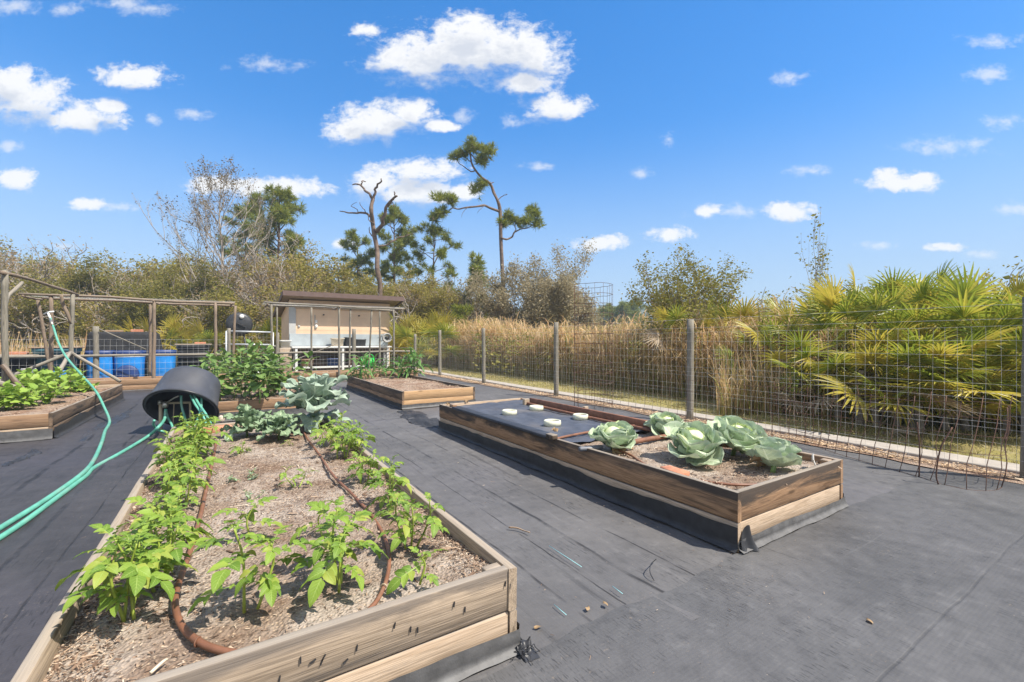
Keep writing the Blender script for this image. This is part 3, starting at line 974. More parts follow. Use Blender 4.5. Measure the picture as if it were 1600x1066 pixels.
bed5, smp5 = raised_bed('raised bed of bright bean leaves at the left edge beside the wooden trellis', -5.1, -3.19, 7.16, 12.2, 0.38,
                        (W_BROWN, W_SUN, W_BROWN, W_GREY, W_DARK, W_GREY), SOIL_BROWN, seed=5, skirt_top=0.17)
chips('mulch', 1500, smp5, 0.03, CHIP, bed5)
bed6, smp6 = raised_bed('long low bed running along the back under the overhead trellises', -12.0, 5.0, 14.55, 15.75, 0.33,
                        (W_BROWN, W_BROWN, W_BROWN, W_BROWN, W_BROWN, W_BROWN), SOIL_BROWN, seed=6, skirt_top=0.03, mid=0.16)
chips('mulch', 2200, smp6, 0.04, CHIP, bed6)
# staples in the near board, a corner block
fb = [c for c in bed1.children if c.name.startswith('front_board')][0]
for (px, py, a) in [(537, 1056, 0.5), (470, 1032, 0.0), (437, 1062, .2), (503, 1035, .5), (506, 1028, .7), (489, 1034, 1.5), (558, 1013, .2), (540, 1034, 1.3), (617, 978, .3), (642, 984, .1), (653, 985, 0), (710, 945, .2), (727, 953, .05), (790, 913, .2), (797, 916, .1), (802, 914, .1)]:
    k = (px - 800) / F_PX
    dx, dy = k * CH + SH, -k * SH + CH
    tt = (0.0 - CAM[1]) / dy
    x, z = CAM[0] + dx * tt, zat(py, tt)
    if not (-1.6 < x < -0.03 and 0.2 < z < 0.38):
        continue
    b = MB(); b.box((0, 0, 0), (0.0035, 0.006, 0.022), rot_y(a * 0.8))
    o = b.build('staple', BLACK_PL, fb, local=True, smooth=False)
    o.location = (x + 1.65, 0.002, z)
b = MB(); b.rbox((-0.085, 0.075, 0.325), (0.085, 0.06, 0.1), 0.006)
b.build('corner_block', W_GREY, bed1)
b = MB(); b.rbox((3.19, 0.09, 0.335), (0.07, 0.07, 0.12), 0.006)
b.build('corner_block', W_BROWN, bed2)
# black cloth corner flap on the orange-brown bed
b = MB()


def flap(u, v):
    x = 1.732 + 0.13 * u; z = 0.014 + 0.165 * v * (0.45 + 0.55 * np.sin(u * 2.4) ** 2)
    y = -0.014 - 0.035 * (1 - v) ** 2 * (0.4 + u) - 0.014 * np.sin(u * 8 + v * 2) * (1 - v * .3)
    return np.stack([x, y, z], 1)


b.grid(flap, 14, 8)
b.build('corner_flap', BLACK_PL, bed2)
b = MB()
for i in range(9):
    a = rng.uniform(0, 6.28)
    p0 = np.array([0.0 + rng.normal(0, .02), -0.03 + rng.normal(0, .02), 0.03])
    q = [p0 + np.array([0.02 * math.cos(a) * k + rng.normal(0, .006), 0.022 * math.sin(a) * k - .008 * k, 0.028 * math.sin(k * 1.3) * rng.uniform(.2, 1.3)]) for k in range(4)]
    b.tube(smooth_curve(q, 4), 0.002, 4)
b.grid(lambda u, v: np.stack([-.02 + .07 * u, -.02 - .08 * v + .01 * VN(u * 5, v * 5), .02 + .05 * (1 - v) * (1 + VN(u * 4, v * 6 + 3)) * .6], 1), 12, 12)
b.build('frayed_cloth', BLACK_PL, bed1)

# ------------------------------------------------------------------ wire fences


def wires(b, A, B, zs, dv, r, zmin=0.02, sag=0.0, jit=0.01, seed=0, zmax=None):
    """woven wire between two plan points: horizontals at heights zs, verticals every dv"""
    rr = np.random.default_rng(seed)
    A = np.array(A, float); B = np.array(B, float)
    L = np.linalg.norm(B - A); d = (B - A) / L
    nrm = np.array([d[1], -d[0]])
    m_ = max(2, int(L / 0.4))
    for z in zs:
        s = np.linspace(0, L, m_)
        q = A[None] + s[:, None] * d + nrm * (0.012 * VN(s * 1.1 + z * 5, s * 0 + seed))[:, None]
        b.tube(np.stack([q[:, 0], q[:, 1], z + jit * VN(s * .8 + z * 9, s * 0 + 4)], 1), r, 3, cap=False)
    zt = zmax or max(zs)
    for i in range(int(L / dv) + 1):
        s = i * dv + rr.normal(0, dv * .05)
        q = A + d * s + nrm * (0.012 * VN(s * 1.1, seed))
        zz = np.linspace(zmin, zt, 4)
        b.tube(np.stack([q[0] + rr.normal(0, .004, 4), q[1] + rr.normal(0, .004, 4), zz], 1), r * 0.85, 3, cap=False)


def post(b, x, y, z0, z1, r, seed=0, lean=(0, 0), wig=0.006, n=10, taper=0.92):
    zz = np.linspace(z0, z1, 9)
    t_ = (zz - z0) / (z1 - z0)
    pts = np.stack([x + lean[0] * t_ + wig * VN(zz * 2 + seed, zz * 0), y + lean[1] * t_ + wig * VN(zz * 2, zz * 0 + seed + 3), zz], 1)
    b.tube(pts, r * (1 - (1 - taper) * t_) * (1 + 0.05 * VN(zz * 5 + seed, zz * 0 + 1)), n)


FP = [(-0.68, 1.84), (3.25, 1.78), (7.15, 1.87), (11.05, 1.82), (14.85, 1.83), (17.85, 1.72)]
fence1 = thing('wire_fence', 'tall wire fence on wooden posts running along the tan reeds', 'fence', (fence_x(0), 0, 0))
for i, (y, hh) in enumerate(FP + [(-4.6, 1.8)]):
    b = MB(); post(b, fence_x(y), y, -0.05, hh, 0.062 if i else 0.055, seed=i * 7, lean=(rng.normal(0, .015), rng.normal(0, .015)))
    b.build('post', W_POST, fence1)
b = MB()
wires(b, (fence_x(-4.6) - .07, -4.6), (fence_x(17.85) - .07, 17.85), [0.05, .2, .35, .5, .56, .65, .8, .86, .95, 1.1, 1.25, 1.4, 1.55], 0.105, 0.0015, seed=3, zmax=1.55)
b.build('wire_mesh', WIRE_DULL, fence1)
b = MB()
for z in (1.62, 1.76):
    s = np.linspace(-4.6, 17.85, 60)
    b.tube(np.stack([fence_x(s) - .08, s, z + .02 * VN(s * .3, s * 0 + z)], 1), 0.002, 3, cap=False)
b.build('top_strand', WIRE, fence1)

BY = 17.9
fence2 = thing('rail_fence', 'low wire fence with a grey wooden rail along the back of the garden', 'fence', (0, BY, 0))
for i, px in enumerate((-60, 150, 358, 434, 553)):
    x, Y = on_y(px, BY)
    hh = zat({150: 510, 553: 514, 358: 513, 434: 520}.get(px, 512), Y)
    b = MB(); post(b, x, BY, -.05, hh, 0.085 if px in (150, 553) else 0.06, seed=i)
    b.build('post', W_POST, fence2)
GX0, _ = on_y(352, BY); GX1, _ = on_y(428, BY)
b = MB()
for (xa, xb) in ((-17.0, GX0 - .1), (GX1 + .12, fence_x(BY) - .05)):
    s = np.linspace(xa, xb, 20)
    b.tube(np.stack([s, 0 * s + BY - .08, 0.93 + .02 * VN(s * .6, s * 0)], 1), 0.042, 8)
b.build('rail', W_POST, fence2)
b = MB()
wires(b, (-17, BY - .03), (GX0 - .1, BY - .03), [.05, .25, .45, .65, .85, 1.05, 1.25, 1.45], 0.16, 0.0032, seed=5)
wires(b, (GX1 + .12, BY - .03), (fence_x(BY) - .05, BY - .03), [.05, .2, .35, .5, .65, .8, .95, 1.1], 0.14, 0.0028, seed=6)
b.build('wire_mesh', WIRE, fence2)
b = MB()
for (pa, pb) in (((155, 514), (228, 546)), ((395, 588), (532, 535))):
    x0, Y0 = on_y(pa[0], BY - .1); x1, Y1 = on_y(pb[0], BY - .1)
    b.tube([(x0, BY - .1, zat(pa[1], Y0)), (x1, BY - .1, max(.03, zat(pb[1], Y1)))], 0.018, 6)
b.build('brace', W_POST, fence2)

gate = thing('metal_gate', 'pale galvanised tube gate in the back fence beside the shed', 'gate', (GX0, BY, 0))
x0, Y0 = on_y(353.5, BY); x1, Y1 = on_y(426.5, BY)
zt0, zt1 = zat(517.5, Y0), zat(519.5, Y1)
b = MB()
for (a, c) in (((x0, .15), (x0, zt0)), ((x1, .15), (x1, zt1)), ((x0, zt0), (x1, zt1)), ((x0, zat(538, Y0)), (x1, zat(539, Y1))), ((x0, .2), (x1, .2))):
    b.tube([(a[0], BY, a[1]), (c[0], BY, c[1])], 0.034, 10)
b.build('gate_frame', GALV, gate)
b = MB(); wires(b, (x0, BY), (x1, BY), [.35, .5, .65, .8, .95, 1.1, 1.25, 1.4, 1.55], 0.12, 0.0022, .2, seed=8, zmax=zt0)
b.build('wire_mesh', WIRE, gate)
b = MB()
for z in (.4, 1.3):
    b.rbox((x0 - .05, BY, z), (.07, .03, .05), .004)
b.build('hinge', BRASS, gate)
b = MB(); b.rbox((x1 + .03, BY - .03, 1.2), (.12, .03, .04), .004)
b.build('latch', BRASS, gate)

# wire cage: a tall cylinder of mesh standing inside the fence
cx, cy, _ = T(927, 9.25)
cage = MB()
ang = np.linspace(0, 2 * PI, 26, endpoint=False)
R_ = 0.395
for z in np.arange(0.15, 2.56, 0.2):
    q = np.stack([cx + R_ * np.cos(ang) * (1 + .02 * VN(ang * 2, ang * 0 + z)), cy + R_ * np.sin(ang), z + .012 * VN(ang * 2 + z, ang * 0)], 1)
    cage.tube(q, 0.0042, 4, closed=True)
for i in range(14):
    a = 2 * PI * i / 14
    zz = np.linspace(0.02, 2.55, 6)
    cage.tube(np.stack([cx + R_ * math.cos(a) + .004 * VN(zz * 3 + i, zz * 0), cy + R_ * math.sin(a) + 0 * zz, zz], 1), 0.004, 4)
tag(cage.build('wire_cage', RUST, loc=(cx, cy, 0)), 'tall cylinder of rusty wire mesh standing inside the fence', 'wire cage')

# loose rusty mesh bulging at the foot of the fence
pan = MB()
base = smooth_curve([P(1208, 676, 0.02), P(1262, 692, .02), P(1300, 706, .02), P(1372, 727, .02), P(1440, 746, 0.02), P(1470, 757, .02), P(1510, 766, 0.02), P(1545, 768, 0.02), P(1566, 764, .02), P(1572, 752, .02)], 6)
s_ = np.concatenate([[0], np.cumsum(np.linalg.norm(np.diff(base, axis=0), axis=1))])
hz = np.array([0.02, 0.17, 0.33, 0.49, 0.65, 0.80])


def pan_pt(s, z):
    x = np.interp(s, s_, base[:, 0]); y = np.interp(s, s_, base[:, 1])
    dx = (fence_x(y) - .1 - x)
    return np.stack([x + dx * (z / 0.85) * 0.75 + .02 * VN(s * 3, z * 4), y + .02 * VN(s * 3 + 5, z * 5), z * (0.9 + .12 * VN(s * 1.5, 3 + 0 * s))], 1)


ss = np.linspace(0, s_[-1], 60)
for z in hz:
    pan.tube(pan_pt(ss, z + 0 * ss), 0.0028, 4)
for s in np.arange(0, s_[-1], 0.155):
    zz = np.linspace(0.0, 0.83 + rng.uniform(-.05, .1), 8)
    pan.tube(pan_pt(s + .03 * VN(zz * 4, zz * 0 + s), zz), 0.0035, 5)
tag(pan.build('wire_netting', RUST), 'loose rusty wire mesh sagging against the foot of the right fence', 'wire mesh')
pan = MB()
for i in range(22):
    y = 1.3 + i * .21
    x = fence_x(y) - .16 - .1 * math.sin(i * .3)
    zz = np.linspace(0.02, .78 + rng.uniform(-.04, .06), 6)
    pan.tube(np.stack([x + .1 * zz + .015 * VN(zz * 4 + i, zz * 0), y + .015 * VN(zz * 4, zz * 0 + i), zz], 1), 0.003, 4)
for z in (.1, .25, .4, .55, .74):
    y = np.linspace(1.25, 5.8, 24)
    pan.tube(np.stack([fence_x(y) - .16 - .1 * np.sin((y - 1.3) / .21 * .3) + .1 * z, y, z + .02 * VN(y * 2, y * 0 + z)], 1), 0.0026, 4)
tag(pan.build('wire_netting', RUST), 'upright strip of rusty mesh leaning on the fence behind the cabbages', 'wire mesh')
# bent rusty rods in the mesh
for (pts, lb) in (([(1436, 745, .02), (1437, 700, .36), (1433, 660, .6)], 'thick straight rusty rod stuck upright at the fence'),
                  ([(1466, 757, .02), (1463, 740, .15), (1470, 700, .42), (1488, 668, .62)], 'bent rusty rod arching out from the fence mesh')):
    b = MB()
    pp = []
    base3 = np.array(P(pts[0][0], pts[0][1], .02))
    for (px, py, z) in pts:
        q = np.array(P(pts[0][0], pts[0][1], .02)); Y = (CAM[2] - .02) * F_PX / (pts[0][1] - 533)
        q2 = np.array(T(px, Y, zat(py, Y))); pp.append(q2)
    b.tube(smooth_curve(pp, 6), 0.0065, 6)
    tag(b.build('rusty_rod', RUST), lb, 'metal rod')

# ------------------------------------------------------------------ overhead trellises


def pole(b, p, q, r, wig=0.015, seed=0, n=8):
    p = np.array(p, float); q = np.array(q, float)
    t_ = np.linspace(0, 1, 9)
    w_ = np.sin(PI * t_) * wig
    pts = p[None] + t_[:, None] * (q - p) + np.stack([w_ * VN(t_ * 3 + seed, t_ * 0), w_ * VN(t_ * 3, t_ * 0 + seed + 2), w_ * VN(t_ * 3 + 5, t_ * 0 + seed)], 1) * 2
    b.tube(pts, r * (1 + .08 * VN(t_ * 6 + seed, t_ * 0)), n)


HT = 2.62
tr1 = thing('trellis', 'weathered pole trellis rising out of the bean bed at far left', 'trellis', (-4.55, 12, 0))
b = MB(); post(b, -4.60, 10.44, .2, 2.72, 0.05, 1, wig=.01); b.build('post', W_POST, tr1)
b = MB(); post(b, -4.50, 14.35, 0.0, 2.62, 0.05, 2, wig=.04); b.build('post', W_POST, tr1)
b = MB(); pole(b, (-4.6, 10.3, 2.66), (-4.5, 14.75, 2.64), 0.036, .05, 3); b.build('beam', W_POLE, tr1)
b = MB(); pole(b, (-4.6, 10.46, 2.05), (-4.58, 11.2, 2.58), 0.032, .03, 4); b.build('brace', W_POST, tr1)
b = MB(); pole(b, (-4.72, 14.3, 2.6), (-4.52, 14.32, 1.85), 0.04, .02, 4); b.build('brace', W_POLE, tr1)
b = MB(); pole(b, (-4.52, 14.2, 1.1), (-4.5, 12.6, 0.35), 0.045, .02, 5); b.build('brace', W_POST, tr1)
b = MB(); pole(b, (-4.52, 14.25, 1.1), (-3.45, 13.6, 0.35), 0.04, .02, 6); b.build('brace', W_POST, tr1)
b = MB(); pole(b, (-4.52, 14.25, 1.1), (-5.9, 13.9, 0.3), 0.04, .02, 7); b.build('brace', W_POST, tr1)
b = MB(); pole(b, (-5.4, 9.9, 1.05), (-4.3, 10.2, 0.5), 0.05, .02, 8); b.build('brace', W_POST, tr1)
b = MB(); pole(b, (-4.62, 10.4, .95), (-4.2, 10.2, 0.34), 0.045, .02, 8); b.build('brace', W_DARK, tr1)


def trellis(label, x0, x1, y0, y1, fposts, bposts, m, mesh_m, rp=0.05, rb=0.04, h=HT, brace=True):
    t = thing('trellis', label, 'trellis', ((x0 + x1) / 2, y0, 0))
    for i, (x, lx) in enumerate(fposts):
        b = MB(); post(b, x, y0, 0.0, h - .02, rp, i + int(x * 7) % 50, lean=(lx, .02), wig=.012); b.build('post', m, t)
    for i, (x, lx) in enumerate(bposts):
        b = MB(); post(b, x, y1, 0.0, h - .02, rp * .9, i + 20, lean=(lx, .02), wig=.012); b.build('post', m, t)
    for (p, q) in (((x0, y0, h), (x1, y0, h - .03)), ((x0 + .1, y1, h), (x1, y1, h - .02))):
        b = MB(); pole(b, p, q, rb, .02, int(p[1] * 10) % 50); b.build('beam', m, t)
    xs = [x0 + .08] + [x for x, _ in fposts[1:-1]] + [x1 - .1]
    for i, x in enumerate(xs):
        b = MB(); pole(b, (x, y0 - .05, h - .05), (x + .02, y1 + .05, h - .05), rb * .9, .02, i); b.build('crossbar', W_POLE, t)
    b = MB()
    for x in np.arange(x0, x1, 0.11):
        b.tube([(x, y0, h + .03), (x, (y0 + y1) / 2, h + .012), (x, y1, h + .03)], 0.0024, 3, cap=False)
    for y in np.arange(y0, y1, 0.15):
        b.tube([(x0, y, h + .03), ((x0 + x1) / 2, y, h + .01), (x1, y, h + .025)], 0.0024, 3, cap=False)
    b.build('wire_mesh', mesh_m, t)
    return t


trellis('rough brown pole trellis over the back bed, in front of the blue tubs', -5.65, -0.9, 14.95, 16.25,
        [(-5.05, 0), (-2.92, .03), (-1.40, 0)], [(-5.3, -.35), (-3.14, 0), (-0.97, .1)], W_POLE, WIRE_DULL, 0.047, 0.033)
trellis('slim grey trellis with mesh roof standing in front of the shed', -0.1, 4.45, 14.48, 15.75,
        [(0.1, 0), (2.15, 0), (4.05, 0)], [(0.35, 0), (1.45, 0), (2.75, .05), (3.45, .15), (3.9, 0)], W_POST, WIRE, 0.037, .032)

# ------------------------------------------------------------------ shed and counter
SX0, SX1, SY0, SY1 = 1.26, 5.82, 20.7, 24.2
shed = thing('shed', 'small beige shed with a brown single-slope roof behind the garden', 'shed', (SX0, SY0, 0))
b = MB()


def rooftop(y):
    return 3.40 - 0.16 * (y - 20.0)


V = []
for x in (SX0, SX1):
    for y in (SY0, SY1):
        V += [(x, y, -.05), (x, y, rooftop(y) - .02)]
b.add(V, [[0, 1, 5, 4], [2, 6, 7, 3], [0, 2, 3, 1], [4, 5, 7, 6]])
b.build('wall', WALL, shed, smooth=False)
b = MB()
for z in np.arange(.1, 3.1, .2):
    b.box(((SX0 + SX1) / 2, SY0 - .006, z + .09), (SX1 - SX0 - .02, .012, .185))
b.build('siding', WALL, shed, smooth=False)
b = MB()
for x in (SX0 + .12,):
    b.rbox((x, SY0 - .03, 1.5), (.28, .07, 3.1), .006)
b.build('corner_trim', WALL_TRIM, shed, smooth=False)
RX0, RX1, RY0, RY1 = 0.95, 6.3, 20.0, 24.9
b = MB()
V = []
for x in (RX0, RX1):
    for y in (RY0, RY1):
        V += [(x, y, rooftop(y) + .06), (x, y, rooftop(y) + .2)]
b.add(V, [[0, 4, 6, 2], [1, 3, 7, 5], [2, 6, 7, 3], [0, 2, 3, 1], [4, 5, 7, 6], [0, 1, 5, 4]])
rf = b.build('roof', ROOF, shed, smooth=False)
b = MB()
b.box(((RX0 + RX1) / 2, RY0 - .022, rooftop(RY0) + .085), (RX1 - RX0 + .05, .036, .21))
b.build('fascia', FASCIA, rf, smooth=False)
for x in (RX0 - .022, RX1 + .022):
    b = MB()
    a = math.atan(-.16)
    b.box((x, (RY0 + RY1) / 2, rooftop((RY0 + RY1) / 2) + .09), (.036, (RY1 - RY0) / math.cos(a), .21), rot_x(a))
    b.build('fascia', FASCIA, rf, smooth=False)
b = MB()
b.box(((RX0 + RX1) / 2, (RY0 + RY1) / 2, rooftop((RY0 + RY1) / 2) + .045), (RX1 - RX0 - .06, (RY1 - RY0 - .06) / math.cos(math.atan(.16)), .025), rot_x(math.atan(-.16)))
b.build('soffit', plain('brown soffit', (0.26, 0.19, 0.14), .8), rf, smooth=False)
b = MB(); b.rbox(((SX0 + SX1) / 2 + .02, SY0 - .05, 2.98), (SX1 - SX0 - .4, .05, .22), .004)
b.build('frieze_board', plain('frieze brown', (.42, .3, .2), .8), shed, smooth=False)
for px, py in ((494, 503), (494, 510)):
    x, Y = on_y(px, SY0)
    b = MB(); b.rbox((x, SY0 - .05, zat(py, Y)), (.1, .08, .15), .02); b.build('meter_box', WHITE_PL, shed)
x, Y = on_y(492, SY0)
b = MB(); b.tube([(x, SY0 - .03, 2.6), (x, SY0 - .03, 1.95)], .018, 6); b.build('conduit', WALL_TRIM, shed)
x, Y = on_y(467, SY0)
b = MB(); b.rbox((x, SY0 - .035, zat(510, Y)), (.09, .05, .1), .015); b.build('outlet', WALL_TRIM, shed)
for px in (505, 560):
    x, Y = on_y(px, SY0)
    b = MB(); b.rbox((x, SY0 - .12, 2.62), (.06, .16, .06), .01); b.build('hook', BLACK_PL, shed)

cnt = thing('work_counter', 'white outdoor work counter with grey splash panel against the shed', 'counter', (SX0, 20.0, 0))
CX0, CX1 = SX0 + .02, SX1 - .15
b = MB(); b.rbox(((CX0 + CX1) / 2, 20.22, 1.12), (CX1 - CX0, .74, .07), .012); b.build('counter_top', COUNTER, cnt, smooth=False)
b = MB(); b.rbox(((CX0 + CX1) / 2, 20.6, 1.45), (CX1 - CX0 + .05, .05, .56), .006); b.build('splash_panel', PANEL, cnt, smooth=False)
for px in (463, 536, 606):
    x, Y = on_y(px, 19.9)
    for y in (19.93, 20.5):
        b = MB(); b.rbox((x, y, .53), (.1, .1, 1.1), .008); b.build('leg', COUNTER, cnt, smooth=False)
b = MB(); b.rbox(((CX0 + CX1) / 2 - .6, 19.95, .22), (CX1 - CX0 - 1.3, .06, .08), .006); b.build('bottom_rail', COUNTER, cnt, smooth=False)
b = MB(); b.rbox(((CX0 + CX1) / 2, 20.3, .16), (CX1 - CX0 - .3, .6, .03), .004); b.build('shelf', W_DARK, cnt, smooth=False)
b = MB(); b.rbox(((CX0 + CX1) / 2, 20.55, .6), (CX1 - CX0 - .1, .03, .8), .004); b.build('back_panel', W_DARK, cnt, smooth=False)


def on_counter(px, zc):
    x, Y = on_y(px, 20.2)
    return x


def crate_bin(name, label, cat, c, s, m, lid=None, lid_m=None, r=.03):
    """tapered plastic box with a rim, ribs and an optional lid"""
    t = thing(name, label, cat, (c[0], c[1], c[2]))
    b = MB()
    hx, hy = s[0] / 2, s[1] / 2
    pr = [(0.0, 0.0), (.9, .0), (1.0, s[2] * .9), (1.06, s[2] * .9), (1.06, s[2]), (.95, s[2]), (.93, s[2] * .55), (0, s[2] * .55)]
    n = 28
    an = np.linspace(0, 2 * PI, n, endpoint=False) + PI / 28
    k = 1 / (np.abs(np.cos(an)) ** 7 + np.abs(np.sin(an)) ** 7) ** (1 / 7)
    V = np.concatenate([np.stack([hx * q * k * np.cos(an), hy * q * k * np.sin(an), np.full(n, z)], 1) for q, z in pr])
    F = [[i * n + a, i * n + (a + 1) % n, (i + 1) * n + (a + 1) % n, (i + 1) * n + a] for i in range(len(pr) - 1) for a in range(n)]
    b.add(V, F)
    b.build('body', m, t, local=True)
    if lid:
        b = MB(); b.rbox((0, 0, s[2] + .02), (s[0] * 1.12, s[1] * 1.12, .035), .008); b.build('lid', lid_m, t, local=True, smooth=False)
    return t


x = on_counter(527, 1.2)
crate_bin('storage_box', 'cream storage box on the white counter', 'box', (x, 20.2, 1.157), (.52, .4, .34), CREAM, True, CREAM)
for (px, wd, hh, lb) in ((546, .42, .42, 'larger black crate on the counter, next to the cream box'), (563, .5, .33, 'lower black crate on the counter, right of the thick fence post')):
    x = on_counter(px, 1.2)
    crate_bin('plastic_crate', lb, 'crate', (x, 20.25, 1.157), (wd, .4, hh), BLACK_PL)
x, Y = on_y(605, 19.7)
reel = thing('hose_reel', 'grey round hose reel hanging at the right end of the counter', 'hose reel', (x, 19.7, 1.55))
b = MB()
a = np.linspace(0, 2 * PI, 24, endpoint=False)
for rr_, yy in ((.2, 0), (.2, .12), (.16, .03), (.15, .08), (.16, .06)):
    b.tube(np.stack([rr_ * np.cos(a), np.full(24, yy), rr_ * np.sin(a)], 1), .03, 6, closed=True)
b.build('rim', plain('grey reel', (.36, .36, .35), .6), reel, local=True)
b = MB(); b.lathe([(0, 0), (.09, 0), (.09, .12), (0, .12)], R=rot_x(-PI / 2)); b.build('hub', BLACK_PL, reel, local=True)
x, Y = on_y(446, 20.3)
crate_bin('storage_box', 'white box at the left end of the counter by the shed corner', 'box', (x, 20.3, 1.1), (.4, .4, .3), WHITE_PL, True, WHITE_PL)
b = MB(); b.rbox((x, 20.3, .55), (.5, .5, 1.1), .02); tag(b.build('side_table', W_GREY, loc=(x, 20.3, 0)), 'small grey stand under the white box by the shed corner', 'stand')
for (px, wd, lb, m_) in ((520, .5, 'dark blue tub stored under the counter', BLUE_DK), (552, .36, 'brown tub stored under the counter near the thick post', RUSTP), (480, .5, 'rust-brown box stored under the left of the counter', W_BROWN)):
    x, Y = on_y(px, 20.2)
    crate_bin('storage_tub', lb, 'tub', (x, 20.2, .18), (wd, .4, .42), m_)
x, Y = on_y(554, 18.2)
b = MB(); b.lathe([(0, .01), (.13, .01), (.15, .28), (.16, .3), (.13, .3), (.12, .05), (0, .05)], n=20)
o = b.build('bucket', plain('pale blue plastic', (.35, .45, .6), .5)); o.location = (x, 18.2, 0)
tag(o, 'small pale blue bucket at the foot of the thick fence post', 'bucket')

# ------------------------------------------------------------------ tubs and bins behind the back fence
for (px, py0, wpx, lb) in ((158, 548, 40, 'blue water tub farthest left, behind the grey fence post'), (203, 548, 43, 'blue water tub in the middle of the three'), (254, 547, 38, 'blue water tub at right, next to the tipped black tub')):
    x, Y = on_y(px, 18.9)
    t = thing('water_tub', lb, 'tub', (x, 18.9, 0), group='blue water tubs')
    wd = wpx / F_PX * Y / 1.06
    hh = zat(py0, Y)
    b = MB(); b.lathe([(0, 0.02), (.4 * wd, 0.02), (.44 * wd, .1), (.455 * wd, hh * .55), (.46 * wd, hh * .58), (.455 * wd, hh * .61), (.47 * wd, hh * .8)], n=32, sq=.35); b.build('body', BLUE_PL, t, local=True)
    b = MB(); b.lathe([(.472 * wd, hh * .8), (.475 * wd, hh * .86), (.465 * wd, hh * .86)], n=32, sq=.35); b.build('white_band', WHITE_PL, t, local=True)
    b = MB(); b.lathe([(.466 * wd, hh * .86), (.49 * wd, hh * .9), (.49 * wd, hh), (.46 * wd, hh), (.44 * wd, hh * .7), (0, hh * .7)], n=32, sq=.35); b.build('rim', BLUE_DK, t, local=True)
    if px == 203:
        b = MB(); b.lathe([(.3, 0), (.33, .02), (.3, .05), (.1, .06), (0, .06)], n=28, R=rot_x(PI / 2)); o = b.build('lid_disc', BLUE_DK, t, local=True); o.location = (0, -.53 * wd, .25)
x, Y = on_y(196, 20.2)
t = thing('covered_tank', 'tall tank draped in black shade cloth behind the blue tubs', 'tank', (x, 20.2, 0))
b = MB()
zt = zat(519, Y)


def drape(u, v):
    a = u * 2 * PI
    k = 1 / (np.abs(np.cos(a)) ** 5 + np.abs(np.sin(a)) ** 5) ** .2
    fl = (1 - v) ** 1.4
    rx = (.95 + .32 * fl) + .035 * np.sin(a * 19 + 2 * np.sin(a * 3)) * (.3 + fl)
    z = zt * np.minimum(1, v * 1.12)
    cap_ = np.clip((v - .9) / .1, 0, 1)
    rx = rx * (1 - cap_)
    return np.stack([rx * k * np.cos(a) + .06 * fl, .75 * rx * k * np.sin(a), z], 1)


b.grid(drape, 110, 22)
b.build('shade_cloth', SHADE, t, local=True)
b = MB(); b.rbox((-.3, -.1, zt + .03), (.5, .2, .07), .01); b.build('board', W_BROWN, t, local=True, smooth=False)
b = MB(); b.rbox((.35, -.1, zt + .05), (.36, .2, .1), .01); b.build('brick', BRICK, t, local=True, smooth=False)
x, Y = on_y(303, 19.3)
t = crate_bin('compost_bin', 'black slatted bin with a board lid between the blue tubs and gate', 'bin', (x, 19.3, 0), (41 / F_PX * Y, .8, zat(539, Y)), BLACK_PL, True, W_GREY)
b = MB(); b.rbox((.2, 0, zat(539, Y) + .07), (.36, .2, .07), .01); b.build('brick', BRICK, t, local=True, smooth=False)
b = MB()
for i in range(7):
    b.rbox((0, -.43, .15 + i * .16), (.95, .03, .05), .008)
b.build('rib', BLACK_PL, t, local=True)
x, Y = on_y(90, 18.7)
t = crate_bin('compost_bin', 'dusty teal bin with a board lid beside the leaning pole', 'bin', (x, 18.7, 0), (49 / F_PX * Y, .8, zat(544, Y)), TEAL_PL, True, W_BROWN)
b = MB(); b.rbox((.1, -.43, .3), (.4, .03, .3), .01); b.build('hatch', BLUE_PL, t, local=True)
x, Y = on_y(22, 18.6)
t = crate_bin('compost_bin', 'black bin with a board and brick on top at the left edge', 'bin', (x, 18.6, 0), (56 / F_PX * Y, .9, zat(556, Y)), BLACK_PL, True, W_GREY)
b = MB(); b.rbox((.1, 0, zat(556, Y) + .08), (.42, .2, .09), .01); b.build('brick', BRICK, t, local=True, smooth=False)
b = MB(); b.rbox((.45, -.5, .35), (.35, .06, .4), .02); b.build('white_panel', WHITE_PL, t, local=True)
x, Y = on_y(58, 18.8)
b = MB()
b.lathe([(0, 0), (.17, 0), (.16, .3), (.175, .6), (.16, .95), (.15, 1.0), (0, 1.0)], n=18); o = b.build('tree_stump', plain('stump wood', (.4, .27, .15), .9, var=.3, scale=6, bump=.5)); o.location = (x, 18.8, 0)
tag(o, 'pale standing stump between the black and teal bins', 'stump')
x, Y = on_y(374, 21.5)
t = thing('drum_composter', 'round black drum composter raised above the gate', 'composter', (x, 21.5, 0))
zc = zat(507, Y)
b = MB(); b.lathe([(0, -.42), (.4, -.42), (.5, -.36), (.52, -.1), (.5, 0), (.52, .1), (.5, .36), (.4, .42), (0, .42)], c=(0, 0, zc), n=28, R=rot_x(PI / 2) @ rot_z(.2)); b.build('drum', BLACK_PL, t, local=True)
b = MB()
for s in (-1, 1):
    b.tube([(s * .45, .25, 0), (s * .12, .25, zc - .2)], .03, 6); b.tube([(s * .45, -.25, 0), (s * .12, -.25, zc - .2)], .03, 6)
b.build('stand', BLACK_PL, t, local=True)
b = MB(); b.lathe([(.0, .03), (.07, .03), (.09, 0)], c=(.08, -.45, zc + .33), n=16, R=rot_x(PI / 2)); b.build('vent', WHITE_PL, t, local=True)
b = MB(); b.rbox((0, -.46, zc - .02), (.5, .04, .07), .01, R=rot_y(.5)); b.build('handle', SHADE, t, local=True)

